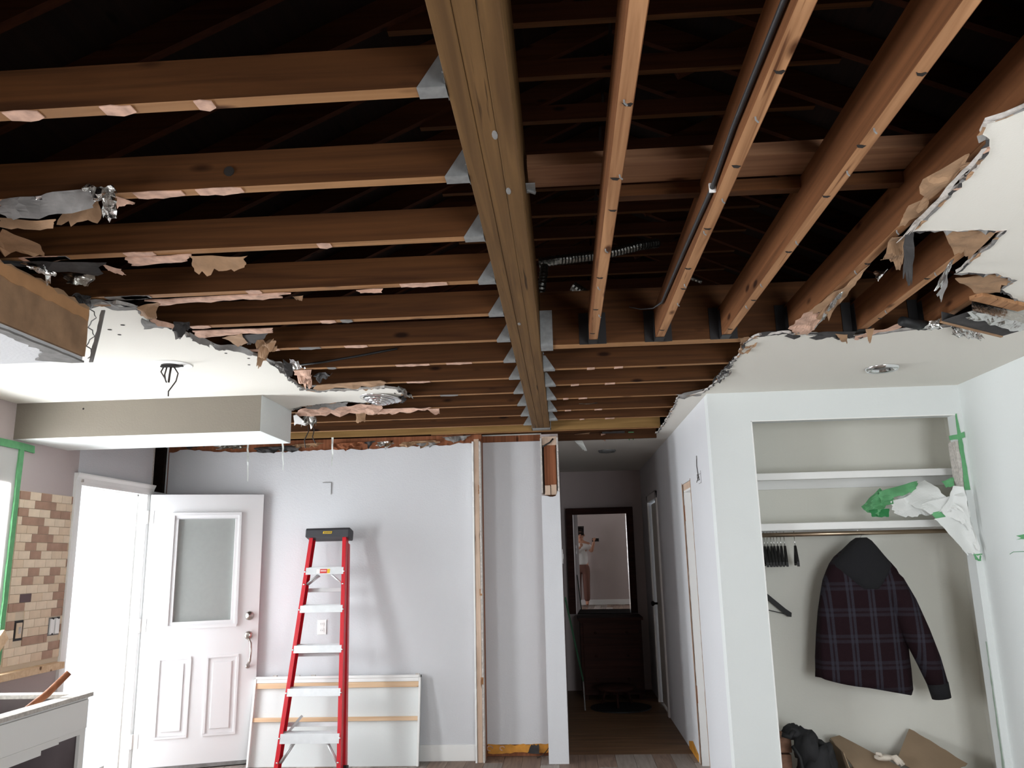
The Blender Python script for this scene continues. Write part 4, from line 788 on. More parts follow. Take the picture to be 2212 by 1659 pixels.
D('deadbolt', lambda mb: dl(mb, [(0.034, 0), (0.034, 0.006), (0.028, 0.016), (0.014, 0.018), (0.013, 0.026), (0.0, 0.027)], 0.775, 1.062), M_NICKEL, smooth=True)
hn = D('handle', lambda mb: dl(mb, [(0.030, 0), (0.032, 0.008), (0.026, 0.018), (0.006, 0.021)], 0.775, 0.915), M_NICKEL, smooth=True)
D('grip', lambda mb: mb.tube([dm @ Vector(p) for p in ((0.775, -DT/2-0.012, 0.895), (0.795, -DT/2-0.05, 0.86), (0.80, -DT/2-0.062, 0.80), (0.795, -DT/2-0.052, 0.73), (0.778, -DT/2-0.012, 0.69))], [0.008, 0.010, 0.0085, 0.009, 0.011], 10), M_NICKEL, hn, smooth=True)
D('grip_base', lambda mb: dl(mb, [(0.016, 0), (0.017, 0.006), (0.008, 0.014)], 0.777, 0.685), M_NICKEL, hn, smooth=True)
for z in (1.83, 1.02, 0.2):
    D('hinge', lambda mb: (mb.tube([dm @ Vector((-0.012, -DT/2-0.004, z-0.05)), dm @ Vector((-0.012, -DT/2-0.004, z+0.05))], 0.008, 8), mb.box((-0.012, -DT/2-0.003, z-0.05), (0.03, -DT/2, z+0.05), M=dm)), M_TRIM)
D('sweep', lambda mb: mb.box((0.01, -DT/2-0.004, -0.014), (DW-0.01, DT/2, 0.012), M=dm), M_GREYP)

# ------------------------------------------------------------------ red step ladder leaning on the far wall
LC = -1.826; L0 = Vector((LC, 5.80, 0.0)); L1 = Vector((LC-0.005, 6.205, 1.735)); ld = (L1-L0).normalized(); LL = (L1-L0).length
ln = Vector((0, -ld.z, ld.y)).normalized()                       # towards the camera
def LP(s, t, n): return L0 + ld*t + Vector((s, 0, 0)) + ln*n     # sideways, along, out of the ladder face
lad = thing('step_ladder', 'red fibreglass step ladder with aluminium steps leaning on the far wall', 'ladder', (LC, 5.9, 0))
def half(t): return 0.238 - (0.238-0.138)*(t/LL)
def quadbar(mb, c0, c1, sx, sn):
    """Bar from c0 to c1 (s, t, n) with sideways and depth size."""
    vs = []
    for (s, t, n) in (c0, c1):
        for a, b in ((-1, -1), (1, -1), (1, 1), (-1, 1)): vs.append(LP(s+a*sx/2, t, n+b*sn/2))
    mb.add(vs, [(3,2,1,0),(4,5,6,7),(0,1,5,4),(1,2,6,5),(2,3,7,6),(3,0,4,7)])
for sg in (-1, 1):
    mb = MB(); w = half(0); v = half(LL-0.06)
    quadbar(mb, (sg*w, 0, -0.035), (sg*v, LL-0.06, -0.035), 0.005, 0.075)               # web of the channel
    quadbar(mb, (sg*(w-0.012), 0, 0.001), (sg*(v-0.012), LL-0.06, 0.001), 0.028, 0.005)  # front flange
    quadbar(mb, (sg*(w-0.012), 0, -0.071), (sg*(v-0.012), LL-0.06, -0.071), 0.028, 0.005)
    mb.build('front_rail', M_RED, lad)
    mb = MB(); quadbar(mb, (sg*(w+0.008), 0.10, -0.105), (sg*(v+0.004), LL-0.1, -0.095), 0.005, 0.05); quadbar(mb, (sg*(w+0.0), 0.10, -0.080), (sg*(v-0.004), LL-0.1, -0.072), 0.02, 0.005)
    rr = mb.build('rear_rail', M_RED, lad)
    mb = MB(); quadbar(mb, (sg*(w+0.004), 0.07, -0.10), (sg*(w+0.004), 0.115, -0.10), 0.03, 0.06); mb.build('rubber_foot', M_BLACK, lad)
    mb = MB(); quadbar(mb, (sg*(w-0.004), -0.0, -0.03), (sg*(w-0.004), 0.05, -0.03), 0.034, 0.085); mb.build('rubber_foot', M_BLACK, lad)
steps = [0.315, 0.612, 0.908, 1.195, 1.478]
for i, t in enumerate(steps):
    w = half(t)-0.010; mb = MB()
    fh = 0.064 if i == 0 else 0.052
    quadbar(mb, (-w, t, -0.035), (-w, t+0.001, -0.035), 0.001, 0.001)
    mb = MB(); q = [LP(-w, t-fh, 0.006), LP(w, t-fh, 0.006), LP(w, t, 0.006), LP(-w, t, 0.006)]
    tdir = Vector((0, 0.085, 0.004))
    def slab(mb, a, b, c, d, th):
        n = (b-a).cross(d-a).normalized()*th; vs = [a, b, c, d, a+n, b+n, c+n, d+n]
        mb.add(vs, [(3,2,1,0),(4,5,6,7),(0,1,5,4),(1,2,6,5),(2,3,7,6),(3,0,4,7)])
    slab(mb, q[0], q[1], q[2], q[3], -0.003)                                  # front lip
    slab(mb, q[3], q[2], q[2]+tdir, q[3]+tdir, -0.003)                        # tread
    slab(mb, q[3]+tdir, q[2]+tdir, q[2]+tdir-ld*fh*0.7, q[3]+tdir-ld*fh*0.7, -0.003)
    sp = mb.build('step', M_ALU, lad)
    for k in range(5):
        a = q[3]+tdir*(0.15+0.17*k); b = q[2]+tdir*(0.15+0.17*k); MB().bar(a+Vector((0.01, 0, 0.0008)), b+Vector((-0.01, 0, 0.0008)), 0.003, 0.0016).build('tread_ridge', M_ALU, sp)
    for sg in (-1, 1):
        c = LP(sg*(half(t)-0.006), t-0.03, 0.0045)
        MB().lathe([(0.0075, 0), (0.006, 0.003), (0.002, 0.004)], (0, 0, 0), 10, M=Matrix.Translation(c) @ R90).build('rivet', M_CHROME, lad, smooth=True)
    if i in (0, 4):
        for sg in (-1, 1):
            for dn in (-0.012, -0.05):
                MB().tube([LP(sg*(half(t)-0.018), t-0.185 if i == 0 else t-0.12, dn), LP(sg*(half(t)-0.105), t-0.05, dn)], 0.007, 8).build('brace', M_ALU, sp, smooth=True)
            c = LP(sg*(half(t)-0.006), t-(0.185 if i == 0 else 0.125), 0.0045)
            MB().lathe([(0.0075, 0), (0.006, 0.003), (0.002, 0.004)], (0, 0, 0), 10, M=Matrix.Translation(c) @ R90).build('rivet', M_CHROME, lad, smooth=True)
    if i == 4:
        for x0, x1, m in ((-0.062, -0.036, M_WHT), (-0.035, 0.02, M_REDP), (0.021, 0.042, M_YEL)):
            slab2 = MB(); slab(slab2, LP(x0, t-0.044, 0.0068), LP(x1, t-0.044, 0.0068), LP(x1, t-0.012, 0.0068), LP(x0, t-0.012, 0.0068), 0.0006); slab2.build('warning_label', m, sp)
        for k in range(2): s2 = MB(); slab(s2, LP(-0.03, t-0.03+0.006*k, 0.0076), LP(0.014, t-0.03+0.006*k, 0.0076), LP(0.014, t-0.027+0.006*k, 0.0076), LP(-0.03, t-0.027+0.006*k, 0.0076), 0.0004); s2.build('warning_print', M_WHT, sp)
# rear cross bars
for t, w in ((0.38, 0.21), (0.86, 0.19), (1.33, 0.165)):
    MB().bar(LP(-w, t, -0.11), LP(w, t, -0.11), 0.012, 0.028, up=ld).build('rear_bar', M_ALU, lad)
MB().bar(LP(-0.10, 0.44, -0.10), LP(-0.19, 0.33, -0.10), 0.006, 0.018).build('rear_brace', M_ALU, lad)
# moulded top cap with lettering
prof = [(0.022, -0.06), (0.024, -0.005), (0.016, 0.012), (-0.10, 0.014), (-0.112, 0.0), (-0.112, -0.06)]
rings = []
for s, k in ((-0.172, 0.9), (-0.165, 1.0), (0.165, 1.0), (0.172, 0.9)):
    rings.append([LP(s, LL-0.012+t*k, n*k) for n, t in prof])
cap = MB().loft(rings).build('top_cap', M_CAP, lad)
mb = MB(); slab(mb, LP(-0.12, LL+0.0008, 0.004), LP(0.12, LL+0.0008, 0.004), LP(0.12, LL+0.003, -0.085), LP(-0.12, LL+0.003, -0.085), 0.001); mb.build('tool_tray', M_BLACK, cap)
mb = MB(); slab(mb, LP(-0.035, LL-0.046, 0.0246), LP(0.035, LL-0.046, 0.0246), LP(0.038, LL-0.028, 0.0250), LP(-0.032, LL-0.028, 0.0250), 0.0008); mb.build('brand_plate', M_YEL, cap)
for k in range(7):
    mb = MB(); x = -0.026+k*0.0085; slab(mb, LP(x, LL-0.042, 0.0262), LP(x+0.005, LL-0.042, 0.0262), LP(x+0.006, LL-0.032, 0.0264), LP(x+0.001, LL-0.032, 0.0264), 0.0003); mb.build('brand_print', M_CAP, cap)

# ------------------------------------------------------------------ white panel with battens leaning on the far wall
pn = thing('leaning_panel', 'white backed panel with two bare wood battens leaning on the far wall', 'panel', (-1.77, 6.3, 0))
PM = Matrix.Translation((0, 6.255, 0.0)) @ Matrix.Rotation(math.radians(-9), 4, 'X')
for nm, a, b, m in (('board', (-2.415, 0, 0), (-1.125, 0.012, 0.625), M_WALLW), ('top_edge', (-2.415, -0.03, 0.612), (-1.125, 0.012, 0.632), M_TRIM), ('side_edge', (-1.14, -0.03, 0), (-1.125, 0.012, 0.632), M_TRIM),
                    ('batten', (-2.41, -0.022, 0.545), (-1.142, 0, 0.585), M_BATTEN), ('batten', (-2.41, -0.022, 0.31), (-1.142, 0, 0.34), M_BATTEN), ('side_edge', (-2.415, -0.03, 0), (-2.40, 0.012, 0.632), M_TRIM)):
    MB().box(a, b, M=PM).build(nm, m, pn, bevel=0.0015)
MB().box((-2.40, -0.026, 0.586), (-1.142, 0, 0.611), M=PM).build('top_rail', M_TRIM, pn)
for x in (-2.28, -2.1, -1.98, -1.17): MB().box((x, -0.01, 0.632), (x+0.03, 0.01, 0.642), M=PM).build('plaster_crumb', M_GYP, pn)

# ------------------------------------------------------------------ wall fittings
def plate(name, label, cat, c, w, h, axis, m, holes, grp=None):
    """Wall plate on a wall facing -y ('y'), +x ('x')."""
    t = thing(name, label, cat, c, grp)
    def P(u0, u1, z0, z1, d0, d1):
        if axis == 'y': return (c[0]+u0, c[1]-d1, c[2]+z0), (c[0]+u1, c[1]-d0, c[2]+z1)
        return (c[0]+d0, c[1]+u0, c[2]+z0), (c[0]+d1, c[1]+u1, c[2]+z1)
    MB().box(*P(-w/2, w/2, -h/2, h/2, 0, 0.006)).build('cover_plate', m, t, bevel=0.0015)
    for nm, u0, u1, z0, z1, mm in holes: MB().box(*P(u0, u1, z0, z1, 0.006, 0.008)).build(nm, mm, t)
    return t
plate('wall_outlet', 'white double outlet on the far wall behind the ladder', 'outlet', (-1.921, 6.40, 0.982), 0.07, 0.112, 'y', M_WHT,
      [('socket', -0.017, 0.017, 0.008, 0.038, M_TRIM), ('socket', -0.017, 0.017, -0.038, -0.008, M_TRIM)] + [('slot', u, u+0.003, z, z+0.01, M_BLACK) for u in (-0.008, 0.006) for z in (0.02, -0.028)])
bp = thing('blank_wall_plate', 'painted over blank plate high on the far wall above the ladder', 'wall plate', (-1.91, 6.40, 2.063))
MB().box((-1.945, 6.396, 2.012), (-1.875, 6.3995, 2.112)).build('cover_plate', M_WALL, bp, bevel=0.001)
MB().box((-1.945, 6.394, 2.110), (-1.874, 6.3955, 2.114)).box((-1.876, 6.394, 2.015), (-1.872, 6.3955, 2.114)).build('painted_shadow_line', M_GREYP, bp)  # grey strips paint the shadow line along the plate edges
lsw = thing('light_switch', 'white light switch on the hallway left wall', 'switch', (-0.022, 7.0, 1.48))
MB().box((-0.022, 6.965, 1.42), (-0.016, 7.035, 1.54)).build('cover_plate', M_WHT, lsw, bevel=0.001); MB().box((-0.016, 6.99, 1.46), (-0.012, 7.01, 1.50)).build('toggle', M_TRIM, lsw)
tw = thing('thermostat_wires', 'scribbled bare wires on the wall beside the hallway opening', 'wires', (0.915, 5.52, 2.0))
Y0 = 5.49
MB().tube([(0.918, Y0-0.02, 2.115), (0.914, Y0-0.025, 2.06), (0.916, Y0-0.05, 1.985), (0.912, Y0-0.04, 1.965)], 0.0028, 6).build('wire', M_COPPER, tw)
MB().tube([(0.917, Y0+0.04, 1.955), (0.914, Y0, 1.965), (0.915, Y0-0.09, 1.96), (0.914, Y0-0.06, 2.0), (0.916, Y0-0.01, 2.005), (0.914, Y0-0.03, 1.96)], 0.002, 6).build('wire', M_COPPER, tw)
MB().box((0.9165, Y0-0.03, 2.105), (0.9195, Y0-0.01, 2.13)).build('clip', M_GREYP, tw)
mb = MB()
for a, b in (((5.36, 2.02), (5.36, 1.94)), ((5.36, 1.94), (5.46, 1.94)), ((5.38, 2.0), (5.44, 2.0))): mb.bar((0.9192, a[0], a[1]), (0.9192, b[0], b[1]), 0.0016, 0.003)
mb.build('pencil_mark', M_GREYP, tw)

# ------------------------------------------------------------------ ceiling fixtures
op = thing('ceiling_light_opening', 'open round ceiling light hole with loose wires left of the tear', 'light opening', (-1.9083, 3.7144, 2.4550))
c0 = Vector((-1.9083, 3.7144, 2.4550))
MB().lathe([(0.062, -0.004), (0.098, -0.0045), (0.1, -0.002), (0.1, 0.0), (0.062, 0.0)], c0, 28).build('trim_ring', M_WHT, op)
MB().lathe([(0.062, -0.003), (0.02, -0.006), (0.0, -0.006)], c0, 20).build('dark_opening', M_DARKHOLE, op)
for i, pts in enumerate(([(0, 0, 0), (-0.005, 0, -0.05), (-0.01, 0.005, -0.085)], [(-0.035, 0, 0), (-0.05, 0, -0.03), (-0.035, 0.005, -0.055), (-0.018, 0, -0.085)], [(-0.02, 0, 0), (-0.03, 0, -0.045), (-0.025, 0, -0.07)], [(0.01, 0, 0), (0.035, 0.005, -0.04), (0.03, 0, -0.08), (-0.005, 0, -0.13), (-0.004, 0, -0.155)])):
    MB().tube([c0+Vector(p)+Vector((0, 0, -0.004)) for p in pts], 0.0035 if i else 0.005, 6).build('loose_wire', M_COPPER, op, smooth=True)
MB().box(c0+Vector((-0.05, -0.012, -0.012)), c0+Vector((0.06, 0.006, -0.005))).build('mounting_bracket', M_DARKP, op)
rg = thing('ceiling_register', 'round chrome ceiling register with wrapped foil on the torn ceiling strip', 'vent', (-1.0775, 4.6639, 2.4550))
c1 = Vector((-1.0923, 4.7041, 2.4520)); TR = Matrix.Rotation(math.radians(6), 4, 'Y') 
for r0, r1, dz in ((0.105, 0.135, 0.0), (0.080, 0.096, -0.012), (0.056, 0.070, -0.022), (0.033, 0.046, -0.030), (0.0, 0.022, -0.034)):
    MB().lathe([(max(r0, 0.001), dz), (r0+(r1-r0)*0.4, dz-0.010), (r1, dz-0.004), (r1, dz+0.006), (max(r0, 0.001), dz+0.006)], c1, 28, M=TR.to_3x3()).build('chrome_ring', M_CHROME, rg, smooth=True)
MB().lathe([(0.10, 0.0), (0.10, 0.006), (0.0, 0.008)], c1, 20).build('dark_throat', M_BLACK, rg)
scrap('foil_collar', '', '', M_FOILD, [c1+Vector((0.02, -0.14, 0.02)), c1+Vector((0.16, -0.13, 0.03)), c1+Vector((0.19, 0.03, 0.01)), c1+Vector((0.06, -0.02, 0.03))], 0.02, nu=12, nv=9, seed=77, parent=rg, freq=35)
scrap('foil_collar', '', '', M_DARKP, [c1+Vector((0.09, 0.06, 0.01)), c1+Vector((0.17, 0.0, 0.02)), c1+Vector((0.14, 0.13, 0.01)), c1+Vector((0.08, 0.14, 0.0))], 0.014, seed=78, parent=rg, freq=30)
def potlight(label, c, r, m):
    t = thing('recessed_light', label, 'ceiling light', c); c = Vector(c)
    MB().lathe([(r*0.62, 0.0), (r*0.66, -0.012), (r*0.9, -0.018), (r, -0.004), (r, 0.0)], c, 28).build('trim_ring', m, t, smooth=True)
    MB().lathe([(r*0.62, -0.001), (r*0.45, -0.003), (0.0, -0.003)], c, 20).build('lens', M_GREYP, t)
    for a in (0.6, 2.2, 4.0): MB().box(c+Vector((r*0.8*math.cos(a)-0.006, r*0.8*math.sin(a)-0.006, -0.014)), c+Vector((r*0.8*math.cos(a)+0.006, r*0.8*math.sin(a)+0.006, -0.006))).build('clip', M_CHROME, t)
    return t
potlight('chrome recessed ceiling light in front of the closet', (1.7708, 4.3695, 2.4550), 0.088, M_CHROME)
potlight('small recessed light in the dark hallway ceiling', (0.4358, 7.5835, 2.4550), 0.085, M_SILVER)
scrap('foil_wrapped_lamp', 'bluish foil wrapped lamp can hanging at the right picture edge', 'foil', mat('foil_blue', (176, 192, 200), 0.3, 0.8), [(2.4901, 4.5413, 2.4520), (2.4975, 4.3230, 2.4520), (2.5155, 4.3624, 2.4300), (2.4993, 4.5169, 2.4300)], 0.008, seed=79, freq=35, nu=12, nv=6)
for i, (px_, r, lab) in enumerate((((-1.7758, 3.0334, 2.4545), 0.009, 'far'), ((-1.8630, 3.0895, 2.4545), 0.009, 'left'), ((-1.8653, 3.1679, 2.4545), 0.008, 'near'))):
    o = MB().lathe([(r, -0.0008), (r, 0.0), (0.0, 0.0002)], px_, 10).build('screw_hole', M_DARKHOLE); tag(o, lab + ' dark screw hole in the cluster beside the near soffit', 'screw hole', 'screw holes near the soffit')
for i, (px_, lab) in enumerate((((-1.5396, 3.4774, 2.4545), 'first'), ((-1.5556, 3.5356, 2.4545), 'second'), ((-1.4899, 3.6452, 2.4545), 'third'), ((-1.5377, 3.7717, 2.4545), 'fourth'))):
    o = MB().lathe([(0.007, -0.0008), (0.007, 0.0), (0.0, 0.0002)], px_, 10).build('screw_hole', M_DARKHOLE); tag(o, lab + ' small nail hole along the left ceiling edge from the camera', 'screw hole', 'nail holes along the left ceiling edge')
o = MB().lathe([(0.006, -0.0006), (0.006, 0), (0, 0)], (0, 0, 0), 10, M=Matrix.Translation((-2.8334, 4.4990, 2.4091)) @ R90).build('nail_hole', M_DARKHOLE); tag(o, 'single dark nail hole in the grey face of the far soffit', 'nail hole')

# ------------------------------------------------------------------ kitchen: tiled backsplash, taped plastic, base cabinet
bs = tag(MB().box((-3.2505, 4.60, 0.90), (-3.246, 5.128, 1.945)).build('wall_backsplash', M_GROUT), 'cream and brown tiled backsplash on the left wall', None, None, 'structure')
TL, TH = 0.1045, 0.0505; rt = random.Random(21)
tile_mesh = {}
def tile(y0, y1, z0, m):
    y0, y1 = max(y0, 4.602), min(y1, 5.126)
    if y1-y0 < 0.012: return
    key = (round(y1-y0, 4), m.name)
    if key not in tile_mesh:
        o = MB().box((0, 0, 0), (0.0065, y1-y0-0.0025, TH-0.0025)).build('tile', m, bs, loc=(0, 0, 0), bevel=0.001); tile_mesh[key] = o.data; bpy.data.objects.remove(o)
    c = bpy.data.objects.new('tile', tile_mesh[key]); COL.objects.link(c); c.parent = bs; c.location = Vector((-3.2465, y0+0.00125, z0)) - parent_origin(bs)
BOXES = [(4.672, 4.755, 1.068, 1.188), (4.99, 5.108, 1.068, 1.182)]
for r in range(20):
    z = 1.945-TH*(r+1); y = 4.60 - (TL/2 if r % 2 else 0) - 0.01
    prev = None
    while y < 5.13:
        brown = rt.random() < 0.27
        m = M_TBROWN if brown else (M_TCREAM if rt.random() < 0.6 else M_TTAN)
        w = TL*2 if (brown and rt.random() < 0.2) else TL
        yy0, yy1 = y, y+w
        for b in BOXES:
            if z+TH > b[2] and z < b[3] and yy1 > b[0] and yy0 < b[1]:
                if yy0 < b[0]: tile(yy0, b[0], z, m)
                yy0 = b[1]
        if r == 12 and y < 4.75 < y+w: m = M_TDARK
        if yy0 < yy1: tile(yy0, yy1, z, m)
        y += w
bx = thing('open_switch_box', 'open dark switch box in the tiled backsplash', 'switch box', (-3.245, 4.713, 1.07))
MB().box((-3.248, 4.675, 1.07), (-3.2415, 4.752, 1.186)).build('box_rim', M_BLACK, bx); MB().box((-3.2415, 4.69, 1.085), (-3.236, 4.737, 1.172)).build('bare_switch', M_TTAN, bx); MB().box((-3.236, 4.705, 1.11), (-3.23, 4.722, 1.148)).build('toggle', M_GYP, bx)
dx = thing('double_switch', 'pair of white switches without cover plate in the tiled backsplash', 'switch box', (-3.245, 5.05, 1.07))
MB().box((-3.248, 4.993, 1.07), (-3.242, 5.106, 1.18)).build('box_rim', M_GREYP, dx)
for y in (5.005, 5.057): MB().box((-3.242, y, 1.078), (-3.234, y+0.038, 1.172)).build('switch_body', M_WHT, dx)
for y, z in ((5.02, 1.168), (5.02, 1.074), (5.075, 1.168)): MB().box((-3.242, y, z), (-3.231, y+0.012, z+0.01)).build('screw_tab', M_BLACK, dx)
pl = thing('taped_plastic_sheet', 'white plastic sheet edged with green tape on the kitchen wall', 'plastic sheet', (-3.24, 4.3, 1.0))
MB().box((-3.247, 3.50, 0.95), (-3.2455, 4.55, 2.19)).build('white_sheet', M_VEIL, pl)
MB().prism(torn([(3.5, 2.185), (4.56, 2.185), (4.685, 2.178)], 0.001, 0.05, 3) + torn([(4.68, 2.222), (4.5, 2.228), (3.5, 2.228)], 0.001, 0.05, 4), 'x', -3.2475, -3.2352).build('tape', M_TAPE, pl)
MB().prism(torn([(4.545, 0.95), (4.548, 1.6), (4.55, 2.19)], 0.002, 0.05, 5) + torn([(4.588, 2.19), (4.586, 1.6), (4.58, 0.95)], 0.002, 0.05, 6), 'x', -3.2475, -3.2350).build('tape', M_TAPE, pl)
cb = thing('base_cabinet', 'open topped white base cabinet shell at the lower left corner', 'cabinet', (-2.8, 3.5, 0))
CX0, CX1, CY0, CY1, CZ = -3.20, -2.44, 2.95, 4.14, 0.865
M_SHADEB = mat('cabinet_board_shaded', (112, 101, 103), 0.85, var=0.15, vscale=9)  # board colour darkened to paint the shade inside the cabinet
MB().box((CX0, CY1-0.018, 0), (CX1-0.018, CY1, CZ-0.02)).build('end_panel', M_SHADEB, cb); MB().box((CX0, CY0, 0), (CX1-0.018, CY0+0.018, CZ-0.02)).build('end_panel', M_SHADEB, cb)
MB().box((CX0, CY0+0.018, 0.0), (CX0+0.012, CY1-0.018, CZ-0.02)).build('back_panel', M_SHADEB, cb)
MB().box((CX0+0.012, CY0+0.018, 0.08), (CX1-0.02, CY1-0.018, 0.10)).build('bottom_board', M_SHADEB, cb)
ff = MB()
for a, b, c, d in rect_with_holes(CY0, CY1, 0.0, CZ-0.02, [(CY0+0.05, CY1-0.045, 0.10, 0.672)]): ff.box((CX1-0.018, a, c), (CX1, b, d))
ff.build('face_frame', M_TRIM, cb, bevel=0.001)
MB().box((CX1, CY0+0.03, 0.70), (CX1+0.016, CY1-0.02, 0.835)).build('drawer_front', M_TRIM, cb, bevel=0.002)
MB().prism([(CY0+0.4, 0.645), (CY1-0.35, 0.645), (CY1-0.35, 0.665), (CY1-0.22, 0.665), (CY1-0.22, 0.695), (CY0+0.4, 0.695)], 'x', CX1, CX1+0.003).build('loose_veneer', M_TRIM, cb)
MB().box((CX1-0.06, CY0-0.01, CZ-0.02), (CX1+0.02, CY1+0.012, CZ)).box((CX0, CY1-0.06, CZ-0.02), (CX1-0.06, CY1+0.012, CZ)).box((CX0, CY0-0.01, CZ-0.02), (CX0+0.05, CY1-0.06, CZ)).build('top_rim', M_GYP, cb, bevel=0.002)
MB().box((CX0+0.05, CY0, CZ-0.12), (CX1-0.06, CY1-0.06, CZ-0.105)).build('inner_shelf', mat('grey_laminate', (176, 178, 170), 0.6), cb)
MB().box((CX1-0.017, CY1-0.044, 0.10), (CX1-0.003, CY1-0.040, 0.67)).build('hinge_strip', M_DARKHOLE, cb)
MB().lathe([(0.018, 0), (0.014, 0.01), (0.004, 0.014)], (0, 0, 0), 8, M=Matrix.Translation((CX1-0.10, CY1-0.024, 0.48)) @ R90).build('hinge_stub', M_DARKHOLE, cb)
o = MB().tube([(-2.62, 3.84, 0.79), (-2.55, 3.97, 0.885), (-2.485, 4.03, 0.975)], [0.016, 0.018, 0.015], 9).build('wooden_handle', M_RWOOD, smooth=True); tag(o, 'round brown wooden handle sticking up out of the open cabinet', 'handle')
brd = MB().bar((-3.185, 4.33, 0.925), (-3.215, 4.56, 1.12), 0.07, 0.02, up=(1, 0, 0)).build('scrap_board', M_BATTEN); tag(brd, 'tan scrap board standing behind the cabinet against the tiles', 'board')
brd = MB().bar((-3.215, 4.33, 0.915), (-3.232, 4.42, 1.04), 0.03, 0.02, up=(1, 0, 0)).build('scrap_board', M_RWOOD); tag(brd, 'dark brown scrap stick at the left picture edge above the cabinet', 'board')
o = MB().box((-3.245, 4.30, 0.865), (-3.18, 5.10, 0.905)).build('counter_cleat', M_BATTEN); tag(o, 'raw wood cleat fixed under the tiled backsplash', 'cleat')

# ------------------------------------------------------------------ hallway
hdoor = tag(MB().box((0.945, 8.0, 0.01), (0.985, 8.70, 2.0)).build('door_2', M_CREAM, bevel=0.002), 'closed pale door on the right side of the hallway', None, None, 'structure')
MB().lathe([(0.012, 0), (0.012, 0.03), (0.026, 0.045), (0.026, 0.06), (0.012, 0.068)], (0, 0, 0), 14, M=Matrix.Translation((0.945, 8.64, 0.98)) @ Matrix.Rotation(math.radians(-90), 4, 'Y')).build('knob', M_BLACK, hdoor, smooth=True)
for z0, z1 in ((0.2, 0.9), (1.05, 1.85)): MB().box((0.939, 8.12, z0), (0.945, 8.58, z1)).build('raised_panel', M_CREAM, hdoor, bevel=0.002)
mb = MB().box((0.904, 7.91, 0), (0.92, 7.98, 2.09)).box((0.904, 8.72, 0), (0.92, 8.79, 2.09)).box((0.904, 7.91, 2.02), (0.92, 8.79, 2.09))
struct('trim_4', mb, M_TRIM, 'white casing around the hallway side door', bevel=0.003)
DX0, DX1 = 0.135, 0.785
dr = thing('dresser', 'dark brown dresser at the end of the hallway', 'dresser', (0.46, 9.1, 0))
MB().box((DX0, 8.87, 0.05), (DX1, 9.32, 0.80)).build('body', M_DARKWOOD, dr, bevel=0.004); MB().box((DX0-0.02, 8.85, 0.80), (DX1+0.02, 9.34, 0.83)).build('top', M_DARKWOOD, dr, bevel=0.004)
for i in range(3):
    f = MB().box((DX0+0.03, 8.855, 0.10+0.235*i), (DX1-0.03, 8.87, 0.315+0.235*i)).build('drawer', M_DARKWOOD, dr, bevel=0.004)
    for x in (DX0+0.16, DX1-0.16): MB().lathe([(0.008, 0), (0.014, 0.014), (0.006, 0.02)], (0, 0, 0), 10, M=Matrix.Translation((x, 8.855, 0.21+0.235*i)) @ R90).build('knob', M_DARKWOOD, f, smooth=True)
for x in (DX0+0.02, DX1-0.06):
    for y in (8.89, 9.27): MB().box((x, y, 0), (x+0.04, y+0.04, 0.05)).build('leg', M_DARKWOOD, dr)
mi = thing('framed_mirror', 'tall mirror in a wide dark frame standing on the dresser', 'mirror', (0.40, 9.40, 0.83))
MX0, MX1, MZ0, MZ1 = 0.105, 0.725, 0.83, 1.945
MMx = Matrix.Translation((0.415, 9.40, 0.83)) @ Matrix.Rotation(math.radians(-2.2), 4, 'Z') @ Matrix.Rotation(math.radians(1.0), 4, 'X') @ Matrix.Translation((-0.415, 0, -0.83))
MB().box((MX0, 0.0, MZ0), (MX1, 0.004, MZ1), M=MMx).build('mirror_glass', M_MIRROR, mi)
FW = 0.075
for a, b in (((MX0-FW, -0.02, 0.835), (MX0, 0.02, MZ1+FW)), ((MX1, -0.02, 0.835), (MX1+FW, 0.02, MZ1+FW)), ((MX0, -0.02, MZ1), (MX1, 0.02, MZ1+FW)), ((MX0, 0.006, 0.835), (MX1, 0.02, MZ1))):
    MB().box(a, b, M=MMx).build('frame_side', M_DARKWOOD, mi, bevel=0.004)
for x in (MX0+0.003, MX1-0.012): MB().box((x, -0.006, MZ0+0.01), (x+0.008, 0.0, MZ1), M=MMx).build('bevel_strip', M_CHROME, mi)
rug = MB().lathe([(0.30, 0.0), (0.30, 0.012), (0.0, 0.014)], (0.50, 8.42, 0.001), 36, M=Matrix.Diagonal((1, 0.9, 1))).build('round_rug', M_BLACK); tag(rug, 'dark round rug on the hallway floor before the dresser', 'rug')
stl = thing('round_stool', 'low dark round stool standing on the hallway rug', 'stool', (0.47, 8.5, 0.015))
MB().lathe([(0.0, 0.16), (0.19, 0.16), (0.20, 0.18), (0.19, 0.20), (0.0, 0.205)], (0.47, 8.5, 0), 28).build('seat', M_DARKWOOD, stl, smooth=True)
for a in (0.5, 2.6, 4.7): MB().tube([(0.47+0.12*math.cos(a), 8.5+0.12*math.sin(a), 0.165), (0.47+0.17*math.cos(a), 8.5+0.17*math.sin(a), 0.016)], [0.016, 0.011], 8).build('leg', M_DARKWOOD, stl, smooth=True)
lv = thing('green_level', 'green edged stick leaning on the hallway left wall', 'stick', (0.03, 7.8, 0.0))
MB().bar((0.135, 8.20, 0.30), (-0.008, 7.15, 1.12), 0.035, 0.012, up=(1, 0, 0)).build('stick', mat('green_paint', (56, 100, 74), 0.5), lv); MB().bar((0.145, 8.30, 0.012), (0.135, 8.20, 0.30), 0.035, 0.012, up=(1, 0, 0)).build('foot', M_GREYP, lv)
o = MB().tube([(-0.26, 6.44, 0.006), (-0.22, 6.40, 0.03), (-0.19, 6.46, 0.05), (-0.175, 6.50, 0.062)], 0.003, 6).build('stray_wire', M_CABLE, smooth=True); tag(o, 'thin black wire curling out of the niche floor', 'wire')

